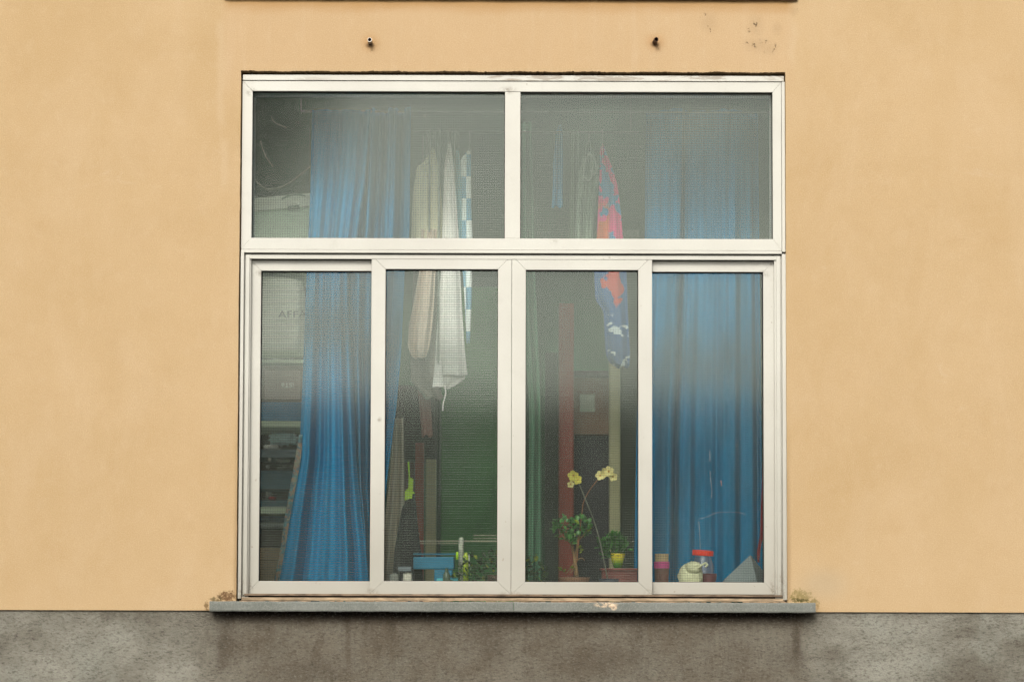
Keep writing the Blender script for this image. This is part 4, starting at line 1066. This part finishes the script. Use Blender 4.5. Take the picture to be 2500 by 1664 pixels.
# right sash: cup, jar, cream thing, bowl, folded card, red ribbon, threads
t_ = empty('cup', base(1615, .28)); tag(t_, 'tan topped cup with a pink band at the left corner of the right sash', 'cup')
for nm_, prof, mm in (('rim_band', [(16.5, 1370), (17, 1352), (15, 1351)], simple('tan_card', (.42, .30, .16), .7, .1, 10)),
                      ('band', [(18.5, 1387), (18.8, 1370.5), (17, 1370.3)], simple('pink_band', (.52, .06, .22), .6, .1, 10)),
                      ('body', [(16, 1437), (18, 1387.3)], simple('red_brown_body', (.15, .06, .045), .7, .2, 10))):
    p = P(1615.5, 1430, .28); pr = [(u(r, .28), Z(py, 1615, .28)) for r, py in prof]
    MB().lathe((p.x, .28, 0), pr, 28).build(nm_, mm, t_, smooth=False)
t_ = empty('lidded_jar', base(1716, .34)); tag(t_, 'clear jar with a bright red screw lid, middle of the right sash', 'jar')
p = P(1716, 1430, .34); Mt = Matrix.Rotation(R(3.5), 4, 'Y')
lz = Z(1349, 1716, .34); rr = u(25, .34); lh = u(6.5, .34)
mb = MB(); n = 56
prof = [(rr, -lh), (rr*1.01, -lh*.7), (rr*1.01, lh*.8), (rr*.97, lh)]
b0 = 0
for r_, z_ in prof:
    for k in range(n):
        an = 2*math.pi*k/n; q = r_ + (.0006 if k % 2 else -.0006)
        mb.v.append(tuple(Mt @ Vector((q*math.cos(an), q*math.sin(an), z_)) + Vector((p.x, .34, lz))))
for i in range(3):
    for k in range(n): mb.f.append((i*n+k, i*n+(k+1) % n, (i+1)*n+(k+1) % n, (i+1)*n+k))
mb.f.append(tuple(reversed(range(n)))); mb.f.append(tuple(3*n+k for k in range(n)))
mb.build('lid', simple('red_lid', (.62, .035, .015), .4, .1, 20), t_)
m, t, b = new_mat('jar_glass'); t.nodes.remove(b)
a_ = N(t, 'ShaderNodeBsdfTransparent'); a_.inputs[0].default_value = (.80, .78, .84, 1); g_ = N(t, 'ShaderNodeBsdfGlossy'); g_.inputs['Roughness'].default_value = .08
d_ = N(t, 'ShaderNodeBsdfDiffuse'); d_.inputs[0].default_value = (.3, .28, .32, 1)
m1 = N(t, 'ShaderNodeMixShader'); m1.inputs[0].default_value = .1; t.links.new(a_.outputs[0], m1.inputs[1]); t.links.new(g_.outputs[0], m1.inputs[2])
m2 = N(t, 'ShaderNodeMixShader'); m2.inputs[0].default_value = .22; t.links.new(m1.outputs[0], m2.inputs[1]); t.links.new(d_.outputs[0], m2.inputs[2]); t.links.new(m2.outputs[0], t.nodes['Material Output'].inputs[0])
MB().lathe((p.x, .34, 0), [(u(24, .34), SB+.001), (u(26, .34), SB+.02), (u(26, .34), Z(1378, 1716, .34)), (u(20, .34), Z(1360, 1716, .34)), (u(20, .34), lz-lh)], 32, capt=False).build('glass', m, t_, smooth=True)
t_ = empty('cream_pouch', base(1690, .24)); tag(t_, 'crumpled pale yellow pouch with a small knotted ear, in front of the jar', 'pouch')
Mp = simple('pale_yellow_cloth', (.56, .56, .36), .85, .1, 20, .4)
crumple('pouch', Mp, 1650, 1368, 1722, 1446, .205, .08, 52, .006, t_, ridge=6, fl=.15)
crumple('pouch_fold', Mp, 1668, 1366, 1718, 1404, .195, .06, 55, .004, t_, ridge=6, fl=.2)
MB().tube(curve([tuple(P(x, y, .20)) for x, y in ((1704, 1385), (1714, 1378), (1722, 1374), (1727, 1378), (1722, 1383))], 5), .0036, 8).build('ear', Mp, t_, smooth=True)
o = lathe_thing('bowl', 1729, .28, [(12, 1438), (20, 1412), (21, 1400), (19, 1399.5)], simple('maroon_bowl', (.12, .035, .04), .5, .2, 10), 'small maroon bowl to the right of the pale pouch', 'bowl')
t_ = empty('folded_card', base(1815, .25)); tag(t_, 'grey blue folded card standing like a tent in the lower right corner', 'card')
a, b_, c_ = P(1832, 1354, .25), P(1768, 1412, .25), P(1872, 1404, .25)
mb = MB(); mb.v = [tuple(a), (b_.x, .22, b_.z), (b_.x-.03, .21, SB+.001), (c_.x-.03, .235, SB+.001)]; mb.f = [(0, 1, 2, 3)]
mb.build('panel', simple('grey_blue_card', (.17, .20, .20), .8, .12, 12), t_, solid=.0015)
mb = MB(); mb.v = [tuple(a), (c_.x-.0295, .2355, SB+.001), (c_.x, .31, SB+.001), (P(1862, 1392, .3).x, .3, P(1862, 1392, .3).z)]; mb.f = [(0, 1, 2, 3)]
mb.build('panel', simple('grey_card_shaded', (.11, .13, .13), .8, .12, 12), t_, solid=.0015)  # same card, the shade of its side face put into the colour
o = cloth('red_ribbon', fabric('red_ribbon_cloth', (.14, .010, .018), .2, .1), [(1060, 1864, 1868), (1310, 1855, 1863), (1345, 1848, 1856), (1372, 1849, 1854)], .38, lambda a, v: .004*math.sin(v*9), 6, 30)
tag(o, 'dark red ribbon hanging at the right edge of the right sash', 'ribbon')
M_thr = simple('white_thread', (.24, .32, .36), .7, .5, 60)
cord([(1733, 1098), (1733.5, 1124)], .40, .0009, 'uppermost white thread mark on the right curtain', M_thr, 'thread', 'thread')
cord(curve([(1734, 1150), (1735, 1170), (1738, 1195), (1737, 1215)]), .40, .0009, 'second white thread, in the middle height of the right curtain', M_thr, 'thread', 'thread')
cord([(1706, 1272), (1708, 1300), (1710, 1342)], .40, .001, 'white thread dropping to the red jar lid', M_thr, 'thread', 'thread')
cord(curve([(1700, 1268), (1728, 1260), (1750, 1251), (1800, 1250), (1822, 1256)]), .41, .0005, 'fine thread running sideways above the red lid', M_thr, 'thread', 'thread')
cord([(1760, 1172), (1762, 1186)], .40, .0015, 'short pinkish thread end right of the white threads', simple('pinkish_thread', (.4, .3, .28), .7, .3, 40), 'thread', 'thread')

# ------------------------------------------------------------------ across the street, only mirrored in the glass
M_far = simple('far_wall', (.04, .038, .032), .9, .2, .8)
ob = empty('opposite_building', (0, -17, 0)); tag(ob, 'low dark building across the street, seen only mirrored in the glass', 'building')
MB().box(-14, 14, -22, -17, -.14, 3.55).build('wall', M_far, ob)
MB().box(-14.3, 14.3, -22.3, -16.7, 3.551, 3.75).build('roof', simple('far_roof', (.06, .05, .045), .9, .2, .8), ob)

tt = empty('street_tree', (-3.6, -15.2, -.14)); tag(tt, 'leafy tree across the street, seen only as a green blur mirrored in the glass', 'tree')
random.seed(91); mb = MB()
for i in range(2600):
    while True:
        q = Vector((random.uniform(-1, 1), random.uniform(-1, 1), random.uniform(-1, 1)))
        if q.length < 1 and (math.sin(q.x*5)+math.sin(q.z*6+1)+math.sin(q.y*5) > -.9): break
    mb.leaf((-3.6+q.x*2.0, -15.2+q.y*1.4, 5.75+q.z*1.35), (random.uniform(-1, 1), random.uniform(-1, 1), random.uniform(-1, .6)), .2, .14)
stuff(mb.build('crown', simple('tree_leaf', (.05, .09, .03), .7, .4, 3), tt))
MB().tube([(-3.6, -15.2, -.14), (-3.55, -15.2, 2.2), (-3.7, -15.2, 4.4), (-3.6, -15.2, 5.9)], [.17, .13, .1, .04], 10).build('trunk', simple('tree_bark', (.10, .075, .05), .9, .4, 12), tt)
